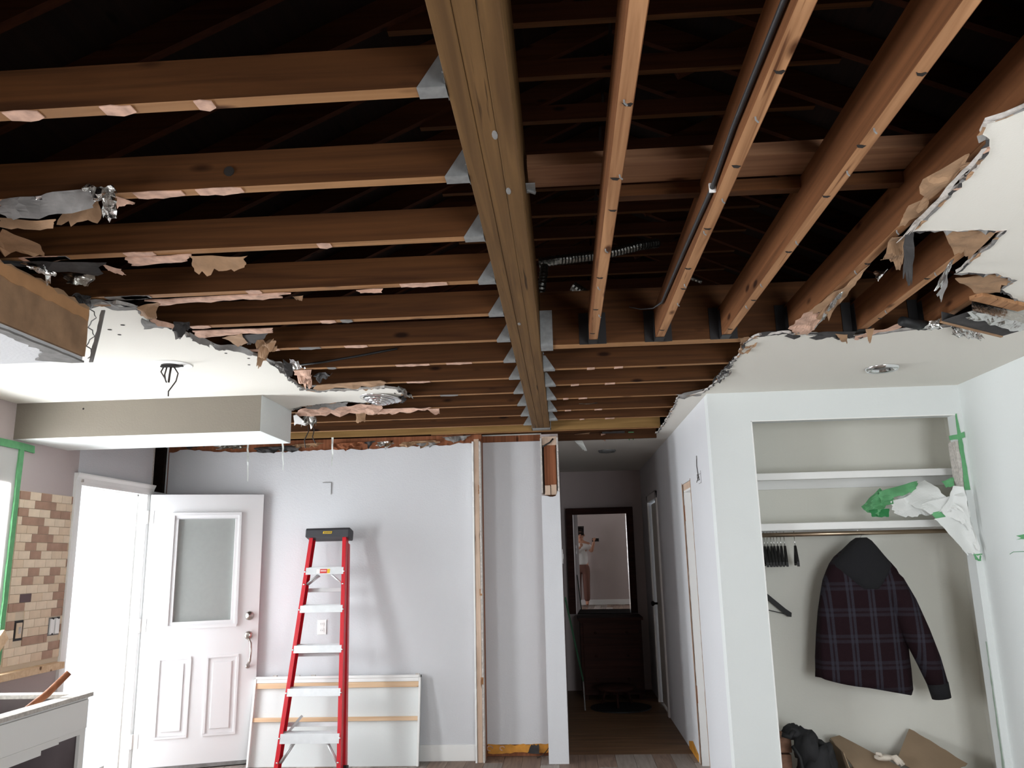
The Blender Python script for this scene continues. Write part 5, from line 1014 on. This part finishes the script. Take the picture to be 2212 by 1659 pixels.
# ------------------------------------------------------------------ closet: shelves, rail, hangers, coat
def shelf(label, z, zr):
    t = thing('closet_shelf', label, 'shelf', (1.82, 5.37, z-0.02))
    MB().box((1.021, 5.205, z-0.02), (2.619, 5.549, z)).build('board', M_TRIM, t); MB().box((1.021, 5.185, z-0.045), (2.619, 5.205, z)).build('nosing', M_TRIM, t, bevel=0.005)
    MB().box((1.021, 5.525, z-0.08), (2.619, 5.549, z-0.02)).build('cleat', M_TRIM, t)
    return t
shelf('upper white closet shelf with nothing on it', 1.972, 0); shelf('lower white closet shelf above the clothes rail', 1.655, 0)
RY, RZ_ = 5.26, 1.585
rail = thing('clothes_rail', 'thin metal clothes rail under the lower closet shelf', 'rail', (1.8, RY, RZ_))
MB().tube([(1.021, RY, RZ_), (2.619, RY, RZ_)], 0.014, 14).build('bar', mat('rail_bronze', (178, 158, 136), 0.3, 0.9), rail, smooth=True)
for x in (1.025, 2.612): MB().lathe([(0.03, -0.004), (0.03, 0.004)], (0, 0, 0), 14, M=Matrix.Translation((x, RY, RZ_)) @ Matrix.Rotation(math.radians(90), 4, 'Y')).build('end_flange', M_NICKEL, rail)
def hanger(name, label, group, M, hook=True):
    """Flat black hanger built in local x-z, hook eye at the origin; M places it."""
    t = thing(name, label, 'hanger', M.translation, group)
    def P(x, y, z): return M @ Vector((x, y, z))
    outline = [(-0.215, -0.192), (-0.19, -0.194), (-0.06, -0.125), (0.0, -0.112), (0.06, -0.125), (0.19, -0.194), (0.215, -0.192), (0.212, -0.165), (0.17, -0.148), (0.05, -0.085), (0.015, -0.068), (-0.015, -0.068), (-0.05, -0.085), (-0.17, -0.148), (-0.212, -0.165)]
    mb = MB(); tri = tessellate_polygon([[Vector((a, b, 0)) for a, b in outline]]); n = len(outline)
    A = [P(a, -0.007, b) for a, b in outline]; B = [P(a, 0.007, b) for a, b in outline]
    mb.add(A, [tuple(q) for q in tri]); mb.add(B, [tuple(reversed(q)) for q in tri]); mb.add(A+B, [(i, (i+1) % n, n+(i+1) % n, n+i) for i in range(n)])
    mb.build('arms', M_BLACK, t)
    if hook:
        MB().tube([P(0, 0, -0.075)] + [P(0, 0, -0.035)] + [P(0.02*math.sin(a), 0, 0.001-0.02*math.cos(a)) for a in [k*0.5 for k in range(1, 9)]], 0.0022, 6).build('hook', M_CHROME, t, smooth=True)
    MB().bar(P(-0.185, 0, -0.182), P(0.185, 0, -0.182), 0.008, 0.006).build('trouser_bar', M_BLACK, t)
    return t
for i, (x, a, lb) in enumerate(((1.270, 79, 'first'), (1.290, 79, 'second'), (1.312, 78, 'third'), (1.330, 78, 'fourth'), (1.351, 77.6, 'fifth'), (1.373, 77, 'sixth'), (1.396, 76.4, 'seventh'))):
    hanger('clothes_hanger', '%s black hanger from the left in the bunch on the closet rail' % lb, 'bunched hangers on the closet rail', Matrix.Translation((x, RY, RZ_-0.001)) @ Matrix.Rotation(math.radians(a), 4, 'Z'))
hanger('clothes_hanger', 'single black hanger apart from the bunch on the closet rail', 'hangers apart on the closet rail', Matrix.Translation((1.460, RY, RZ_-0.001)) @ Matrix.Rotation(math.radians(77), 4, 'Z'))
o = MB().tube([(1.300, 5.55, 1.305), (1.300, 5.50, 1.31)], 0.003, 6).build('wall_nail', M_SILVER); tag(o, 'nail in the closet back wall holding a loose hanger', 'nail')
hanger('clothes_hanger', 'loose black hanger on the closet back wall, one arm showing', None, Matrix.Translation((1.300, 5.515, 1.300)) @ Matrix.Rotation(math.radians(14), 4, 'Y'))

# plaid coat, seen from the back on its hanger
ct = thing('plaid_coat', 'dark maroon plaid wool jacket hanging from the closet rail', 'jacket', (1.86, 5.27, 0.62))
def ell(cx, cy, rx, ry, z, n=28, tilt=0.0, wob=0.0, sd=0):
    out = []
    for k in range(n):
        a = 2*math.pi*k/n; w = 1 + wob*math.sin(5*a+sd) + wob*0.6*math.sin(9*a+2*sd)
        c_, s_ = math.cos(a), math.sin(a); e = 0.75
        out.append(Vector((cx + rx*math.copysign(abs(c_)**e, c_)*w, cy + ry*math.copysign(abs(s_)**e, s_)*w, z + tilt*(rx*c_))))
    return out
CYc = 5.27
prof = [(0.668, 1.522, 2.072, 0.085, -0.20, 0.03), (0.70, 1.522, 2.078, 0.09, -0.20, 0.03), (0.80, 1.53, 2.078, 0.10, -0.14, 0.03), (0.95, 1.545, 2.076, 0.105, -0.08, 0.025), (1.10, 1.565, 2.082, 0.11, -0.03, 0.02), (1.22, 1.59, 2.088, 0.11, 0, 0.015), (1.30, 1.615, 2.086, 0.108, 0, 0.01), (1.36, 1.645, 2.062, 0.10, 0, 0.01), (1.40, 1.668, 2.035, 0.095, 0, 0.0), (1.44, 1.70, 2.0, 0.088, 0, 0.0), (1.48, 1.75, 1.965, 0.078, 0, 0.0)]
MB().loft([ell((a+b)/2, CYc, (b-a)/2, ry, z, 36, tl, wb, i*0.4) for i, (z, a, b, ry, tl, wb) in enumerate(prof)]).build('body', M_PLAID, ct, smooth=True)
hoodp = [(1.245, 1.80, 1.93, 0.118, 0.0), (1.28, 1.745, 1.975, 0.119, 0.0), (1.33, 1.70, 2.015, 0.118, 0.0), (1.38, 1.672, 2.03, 0.114, 0.0), (1.41, 1.675, 2.02, 0.108, 0.0), (1.45, 1.715, 1.99, 0.1, 0.0), (1.50, 1.775, 1.955, 0.088, 0.0), (1.535, 1.815, 1.93, 0.07, 0.0), (1.556, 1.845, 1.905, 0.04, 0.0)]
MB().loft([ell((a+b)/2, CYc-0.008, (b-a)/2, ry, z, 30, 0, 0.01, i) for i, (z, a, b, ry, tl) in enumerate(hoodp)]).build('fleece_collar', M_FLEECE, ct, smooth=True)
def sleeve(pts, rs, nm):
    MB().tube(pts, rs, 18).build(nm, M_PLAID, ct, smooth=True)
sleeve([(1.975, CYc-0.01, 1.345), (2.015, CYc-0.035, 1.27), (2.06, CYc-0.055, 1.15), (2.115, CYc-0.07, 0.98), (2.168, CYc-0.07, 0.82), (2.205, CYc-0.07, 0.68)], [0.065, 0.082, 0.085, 0.080, 0.070, 0.057], 'sleeve')
MB().tube([(2.203, CYc-0.07, 0.69), (2.215, CYc-0.07, 0.605)], [0.060, 0.054], 18).build('cuff', M_FLEECE, ct, smooth=True)
sleeve([(1.72, CYc+0.05, 1.37), (1.68, CYc+0.07, 1.25), (1.64, CYc+0.09, 1.0), (1.62, CYc+0.09, 0.76)], [0.045, 0.055, 0.055, 0.045], 'sleeve')
chm = Matrix.Translation((1.866, RY, RZ_-0.001)) @ Matrix.Rotation(math.radians(8), 4, 'Z')
MB().tube([chm @ Vector((0.02*math.sin(a), 0, 0.001-0.02*math.cos(a))) for a in [k*0.5 for k in range(8, 0, -1)]] + [chm @ Vector((0, 0, -0.03)), chm @ Vector((0.006, 0, -0.06))], 0.0022, 6).build('hanger_hook', M_CHROME, ct, smooth=True)

# plastic sheeting with green tape bundled over the lower shelf
ps = thing('plastic_bundle', 'crumpled translucent plastic sheet with green tape draped over the closet shelf', 'plastic sheet', (2.15, 5.2, 1.66))
def drape(name, m, quad, amp, sd, nu=16, nv=14, freq=9.0, rag=0.12): return scrap(name, '', '', m, quad, amp, nu, nv, sd, rag, ps, 0.001, freq)
drape('sheet', M_BUNDLE, [(2.0731, 5.1500, 1.7936), (2.2566, 5.1200, 1.9007), (2.3274, 4.8800, 1.7138), (2.2032, 5.0000, 1.6772)], 0.035, 1)
drape('sheet', M_BUNDLE, [(2.0297, 5.1200, 1.7642), (2.2109, 5.1000, 1.8289), (2.2948, 5.0500, 1.6884), (2.0611, 5.1200, 1.6784)], 0.035, 2)
drape('sheet', M_BUNDLE, [(2.1656, 5.0200, 1.7402), (2.3632, 4.9000, 1.8089), (2.4143, 4.8900, 1.4591), (2.2720, 4.9800, 1.6526)], 0.03, 3)
drape('sheet', M_BUNDLE, [(2.2139, 4.9700, 1.6536), (2.3708, 4.9000, 1.6734), (2.4189, 4.9000, 1.4196), (2.3375, 4.9000, 1.4346)], 0.02, 4)
drape('sheet', M_BUNDLE, [(2.3139, 4.9000, 1.8376), (2.3667, 4.8900, 1.8298), (2.3810, 4.8900, 1.5924), (2.2353, 4.9500, 1.6794)], 0.02, 5)
drape('tape_fold', M_TAPE, [(1.8664, 5.1800, 1.7437), (2.0007, 5.2000, 1.8572), (2.0573, 5.1500, 1.7797), (1.9432, 5.1400, 1.6795)], 0.035, 6, 12, 10, 18)
drape('tape_fold', M_TAPE, [(1.9689, 5.1600, 1.8346), (2.2223, 5.1400, 1.8949), (2.1729, 5.1100, 1.8250), (1.9777, 5.1300, 1.7663)], 0.02, 7, 14, 8, 14)
drape('tape_fold', M_TAPE, [(2.1980, 4.9850, 1.6876), (2.2487, 4.9750, 1.6967), (2.3402, 4.9300, 1.5786), (2.2694, 4.9400, 1.5699)], 0.012, 8, 10, 6, 14)
drape('tape_fold', M_TAPE, [(2.3201, 5.0500, 1.8783), (2.3829, 5.0300, 1.9028), (2.3666, 5.0000, 1.8445), (2.3209, 5.0200, 1.8419)], 0.016, 9, 8, 6, 20)
drape('tape_fold', M_TAPE, [(2.3719, 4.9050, 1.4391), (2.4222, 4.9000, 1.4432), (2.4135, 4.9050, 1.4013), (2.3831, 4.9050, 1.4073)], 0.010, 10, 6, 6, 24)
drape('tape_fold', mat('green_tape_dark', (40, 120, 66), 0.7), [(1.9017, 5.1600, 1.7187), (2.0248, 5.1400, 1.7285), (2.0088, 5.1300, 1.6745), (1.9121, 5.1400, 1.6775)], 0.02, 11, 10, 6, 20)
tv = thing('green_tape_strip', 'vertical green tape strip on the right edge of the closet opening', 'tape', (2.40, 4.94, 1.8))
MB().prism(torn([(2.400, 2.275), (2.396, 2.1), (2.398, 1.95), (2.392, 1.815)], 0.002, 0.03, 4) + torn([(2.425, 1.815), (2.424, 1.95), (2.418, 2.15), (2.408, 2.278)], 0.002, 0.03, 5), 'y', 4.9355, 4.9395).build('tape', M_TAPE, tv)
MB().prism(torn([(2.345, 2.115), (2.40, 2.12), (2.437, 2.13)], 0.003, 0.02, 6) + torn([(2.437, 2.165), (2.40, 2.15), (2.345, 2.142)], 0.003, 0.02, 7), 'y', 4.9345, 4.9385).build('tape', M_TAPE, tv)
MB().box((2.380, 4.945, 1.82), (2.399, 5.035, 2.11)).build('paper_liner', M_GYP, tv)
MB().prism(torn([(4.948, 0.25), (4.95, 0.6), (4.948, 0.95)], 0.002, 0.03, 8) + torn([(4.956, 0.95), (4.962, 0.6), (4.97, 0.25)], 0.004, 0.03, 9), 'x', 2.3965, 2.3995).build('tape_residue', mat('green_tape_dull', (150, 166, 152), 0.8), tv)
for nm, y0, z0, lab in (('green_tape_scrap', 4.50, 1.525, 'short green tape scrap on the bright right wall'),):
    o = MB().prism(torn([(y0, z0), (y0+0.05, z0-0.008), (y0-0.16, z0-0.004)], 0.002, 0.02, 3) + [(y0-0.16, z0+0.028), (y0+0.045, z0+0.012)], 'x', 2.4365, 2.4395).build(nm, M_TAPE); tag(o, lab, 'tape')
o = MB().tube([(2.4395, 4.64, 1.440), (2.4395, 4.60, 1.452), (2.4395, 4.35, 1.455)], 0.002, 5).build('hairline_crack', mat('green_grey_line', (120, 160, 132), 0.8)); tag(o, 'thin greenish line below the tape scrap on the right wall', 'crack')

# pile on the closet floor
jk = thing('black_jacket', 'rumpled black jacket and bag heaped in the left corner of the closet', 'jacket', (1.45, 5.3, 0.0))
def blob(name, m, c, r, sd, parent, amp=0.35, sub=3, flat=0.0):
    bm = bmesh.new(); bmesh.ops.create_icosphere(bm, subdivisions=sub, radius=1.0); vs = []
    mb = MB()
    idx = {}
    for v in bm.verts:
        d = noise.noise(v.co*1.7 + Vector((sd*2.3, 0, 0)))*amp + noise.noise(v.co*4.5 + Vector((sd*5.1, 1, 0)))*amp*0.35
        p = v.co*(1+d); idx[v.index] = len(vs); q = Vector(c) + Vector((p.x*r[0], p.y*r[1], p.z*r[2])); q.z = max(q.z, flat); vs.append(q)
    mb.add(vs, [tuple(idx[v.index] for v in f.verts) for f in bm.faces]); bm.free()
    return mb.build(name, m, parent, smooth=True)
blob('body', M_BAG, (1.46, 5.24, 0.17), (0.125, 0.12, 0.19), 1, jk)
blob('sleeve', M_BAG, (1.40, 5.22, 0.33), (0.075, 0.08, 0.11), 2, jk); blob('hood', M_BAG, (1.335, 5.25, 0.415), (0.05, 0.06, 0.045), 3, jk)
blob('sleeve', M_BAG, (1.52, 5.25, 0.25), (0.06, 0.09, 0.12), 4, jk)
MB().tube([(1.30, 5.14, 0.36), (1.335, 5.13, 0.30), (1.35, 5.12, 0.16), (1.34, 5.14, 0.04)], 0.012, 8).build('strap', M_BLACK, jk, smooth=True)
MB().tube([(1.26, 5.2, 0.41), (1.30, 5.18, 0.40), (1.33, 5.2, 0.43)], 0.014, 8).build('strap', M_BAG, jk, smooth=True)
for i, z in enumerate((0.0, 0.095, 0.19, 0.285)):
    o = MB().box((1.19+0.006*i, 5.30, z), (1.33+0.006*(i % 2), 5.50, z+0.085)).build('brick', mat('red_brown_brick', (150, 112, 92), 0.9, var=0.3, vscale=30, bump=0.5, bscale=40), bevel=0.004)
    tag(o, '%s reddish brick in the small stack at the closet left corner' % ('lowest', 'second lowest', 'second highest', 'topmost')[i], 'brick', 'brick stack in the closet')
cbx = thing('cardboard_box', 'opened flattened cardboard box with a raised flap on the closet floor', 'cardboard box', (1.85, 5.25, 0.0))
MB().box((1.64, 5.12, 0.0), (2.02, 5.48, 0.16)).build('body', M_CARD, cbx, bevel=0.003)
scrap('flap', '', '', M_CARD, [(1.60, 5.40, 0.345), (1.68, 5.46, 0.35), (1.93, 5.20, 0.225), (1.66, 5.10, 0.20)], 0.012, 10, 10, 3, 0.02, cbx, 0.005, 3.0)
scrap('flap', '', '', M_CARD, [(1.64, 5.14, 0.16), (1.64, 5.44, 0.16), (1.61, 5.44, 0.33), (1.60, 5.18, 0.31)], 0.006, 8, 8, 4, 0.02, cbx, 0.005, 3.0)
MB().box((1.66, 5.105, 0.165), (1.95, 5.118, 0.205)).build('dark_print', mat('navy_print', (44, 44, 66), 0.8), cbx)
cb2 = thing('cardboard_sheet', 'brown cardboard sheet propped in the right corner of the closet', 'cardboard box', (2.2, 5.4, 0.0))
scrap('sheet', '', '', M_CARD, [(1.95, 5.30, 0.24), (2.12, 5.50, 0.37), (2.36, 5.30, 0.22), (2.10, 5.10, 0.16)], 0.014, 12, 12, 5, 0.05, cb2, 0.005, 3.0)
MB().box((2.03, 5.14, 0.0), (2.36, 5.46, 0.13)).build('body', M_CARD, cb2, bevel=0.003)
MB().prism([(2.24, 0.14), (2.38, 0.10), (2.38, 0.16), (2.25, 0.20)], 'y', 5.08, 5.10).build('dark_edge', M_BLACK, cb2)
gl = thing('work_glove', 'crumpled off white work glove on the cardboard flap', 'glove', (1.86, 5.25, 0.27))
M_GLOVE = mat('glove_white', (216, 206, 192), 0.9, bump=0.4, bscale=120)
G0 = Vector((1.845, 5.215, 0.275))
blob('palm', M_GLOVE, G0, (0.055, 0.035, 0.018), 9, gl, 0.2)
for i, (a, l) in enumerate(((-0.5, 0.07), (-0.75, 0.085), (-1.0, 0.08), (-1.3, 0.06))):
    s = G0+Vector((0.03+0.006*i, -0.015-0.002*i, 0.0)); MB().tube([s, s+Vector((l*0.5*math.cos(a), -0.015, 0.012-0.008*i)), s+Vector((l*math.cos(a), -0.02, l*0.55*math.sin(a)))], [0.011, 0.011, 0.008], 8).build('finger', M_GLOVE, gl, smooth=True)
MB().tube([G0+Vector((-0.02, -0.01, 0.005)), G0+Vector((-0.03, -0.03, 0.025)), G0+Vector((-0.055, -0.03, 0.03))], [0.012, 0.011, 0.008], 8).build('thumb', M_GLOVE, gl, smooth=True)

# ------------------------------------------------------------------ the person seen in the hallway mirror
def skin(name, verts, edges, rads, m, parent=None, root=0, sub=2):
    me = bpy.data.meshes.new(name); me.from_pydata(verts, edges, []); me.materials.append(m)
    o = bpy.data.objects.new(name, me); COL.objects.link(o)
    md = o.modifiers.new('skin', 'SKIN'); md.use_smooth_shade = True
    for i, r in enumerate(rads):
        sv = me.skin_vertices[0].data[i]; sv.radius = (r, r) if not isinstance(r, tuple) else r; sv.use_root = (i == root)
    s = o.modifiers.new('sub', 'SUBSURF'); s.levels = s.render_levels = sub
    if parent is not None: o.parent = parent
    return o
PX, PY = -0.36, -0.22
person = thing('person', 'person in white t-shirt and brown trousers holding up a phone, seen in the mirror', 'person', (PX, PY, 0))
V = [(0, 0, 0.95), (0, 0, 1.08), (0, 0.0, 1.25), (0, 0, 1.39), (0, 0.01, 1.47), (0, 0.03, 1.54), (0, 0.03, 1.64), (0, 0.02, 1.69),
     (-0.17, 0, 1.38), (-0.24, 0.07, 1.16), (-0.06, 0.22, 1.30), (0.17, 0, 1.38), (0.25, 0.06, 1.22), (0.31, 0.19, 1.42), (0.02, 0.25, 1.34), (0.33, 0.21, 1.46),
     (-0.09, 0, 0.88), (-0.10, 0.01, 0.50), (-0.10, -0.02, 0.10), (-0.10, 0.10, 0.035), (0.09, 0, 0.88), (0.10, 0.01, 0.50), (0.10, -0.02, 0.10), (0.10, 0.10, 0.035)]
E_ = [(0, 1), (1, 2), (2, 3), (3, 4), (4, 5), (5, 6), (6, 7), (3, 8), (8, 9), (9, 10), (10, 14), (3, 11), (11, 12), (12, 13), (13, 15), (0, 16), (16, 17), (17, 18), (18, 19), (0, 20), (20, 21), (21, 22), (22, 23)]
Rr = [(0.15, 0.11), (0.14, 0.10), (0.15, 0.11), (0.14, 0.10), 0.055, 0.075, 0.085, 0.05, 0.07, 0.045, 0.033, 0.07, 0.045, 0.033, 0.028, 0.028, 0.10, 0.065, 0.045, 0.035, 0.10, 0.065, 0.045, 0.035]
skin('body', V, E_, Rr, M_SKIN, person)
skin('t_shirt', [(0, 0, 0.93), (0, 0, 1.08), (0, 0, 1.25), (0, 0, 1.39), (0, 0, 1.43), (-0.18, 0, 1.375), (-0.235, 0.05, 1.20), (0.18, 0, 1.375), (0.245, 0.04, 1.25)], [(0, 1), (1, 2), (2, 3), (3, 4), (3, 5), (5, 6), (3, 7), (7, 8)],
     [(0.17, 0.13), (0.165, 0.125), (0.17, 0.13), (0.155, 0.12), 0.075, 0.085, 0.07, 0.085, 0.07], M_SHIRT, person, 1)
skin('trousers', [(0, 0, 0.98), (0, 0, 0.90), (-0.095, 0, 0.80), (-0.10, 0.01, 0.50), (-0.10, -0.01, 0.09), (0.095, 0, 0.80), (0.10, 0.01, 0.50), (0.10, -0.01, 0.09)], [(0, 1), (1, 2), (2, 3), (3, 4), (1, 5), (5, 6), (6, 7)],
     [(0.16, 0.125), (0.165, 0.13), 0.115, 0.085, 0.075, 0.115, 0.085, 0.075], M_TROUS, person, 1)
skin('hair', [(0, 0.0, 1.60), (0, -0.01, 1.68), (0, 0.03, 1.715)], [(0, 1), (1, 2)], [0.088, 0.092, 0.07], M_HAIR, person, 1)
for n_, c_, r_, m_ in (('eye', (-0.032, 0.108, 1.615), 0.012, M_BLACK), ('eye', (0.032, 0.108, 1.615), 0.012, M_BLACK), ('nose', (0, 0.118, 1.585), 0.016, M_SKIN), ('mouth', (0, 0.108, 1.545), 0.016, M_REDP), ('ear', (-0.088, 0.03, 1.60), 0.022, M_SKIN), ('ear', (0.088, 0.03, 1.60), 0.022, M_SKIN)):
    o = blob(n_, m_, (PX+c_[0], PY+c_[1], c_[2]), (r_, r_*0.6, r_*(0.45 if n_ == 'mouth' else 1.2)), 1, person, 0.0, 2)
for sx, hx, hy, hz in ((-1, 0.02, 0.25, 1.34), (1, 0.33, 0.21, 1.46)):
    for k in range(4): skin('finger', [(hx, hy, hz), (hx+0.02*(k-1.5)*0.7, hy+0.0, hz+0.05), (hx+0.02*(k-1.5)*0.8+0.012, hy-0.02, hz+0.085-0.008*abs(k-1))], [(0, 1), (1, 2)], [0.010, 0.009, 0.008], M_SKIN, person, 0, 1)
    skin('thumb', [(hx, hy, hz), (hx-0.035*sx, hy-0.01, hz+0.03), (hx-0.04*sx, hy-0.01, hz+0.06)], [(0, 1), (1, 2)], [0.012, 0.010, 0.008], M_SKIN, person, 0, 1)
o = MB().box((-0.085, -0.045, 1.452), (0.075, -0.036, 1.527)).build('mobile_phone', M_BLACK, bevel=0.003); tag(o, 'black phone held up by the person in the mirror', 'phone')
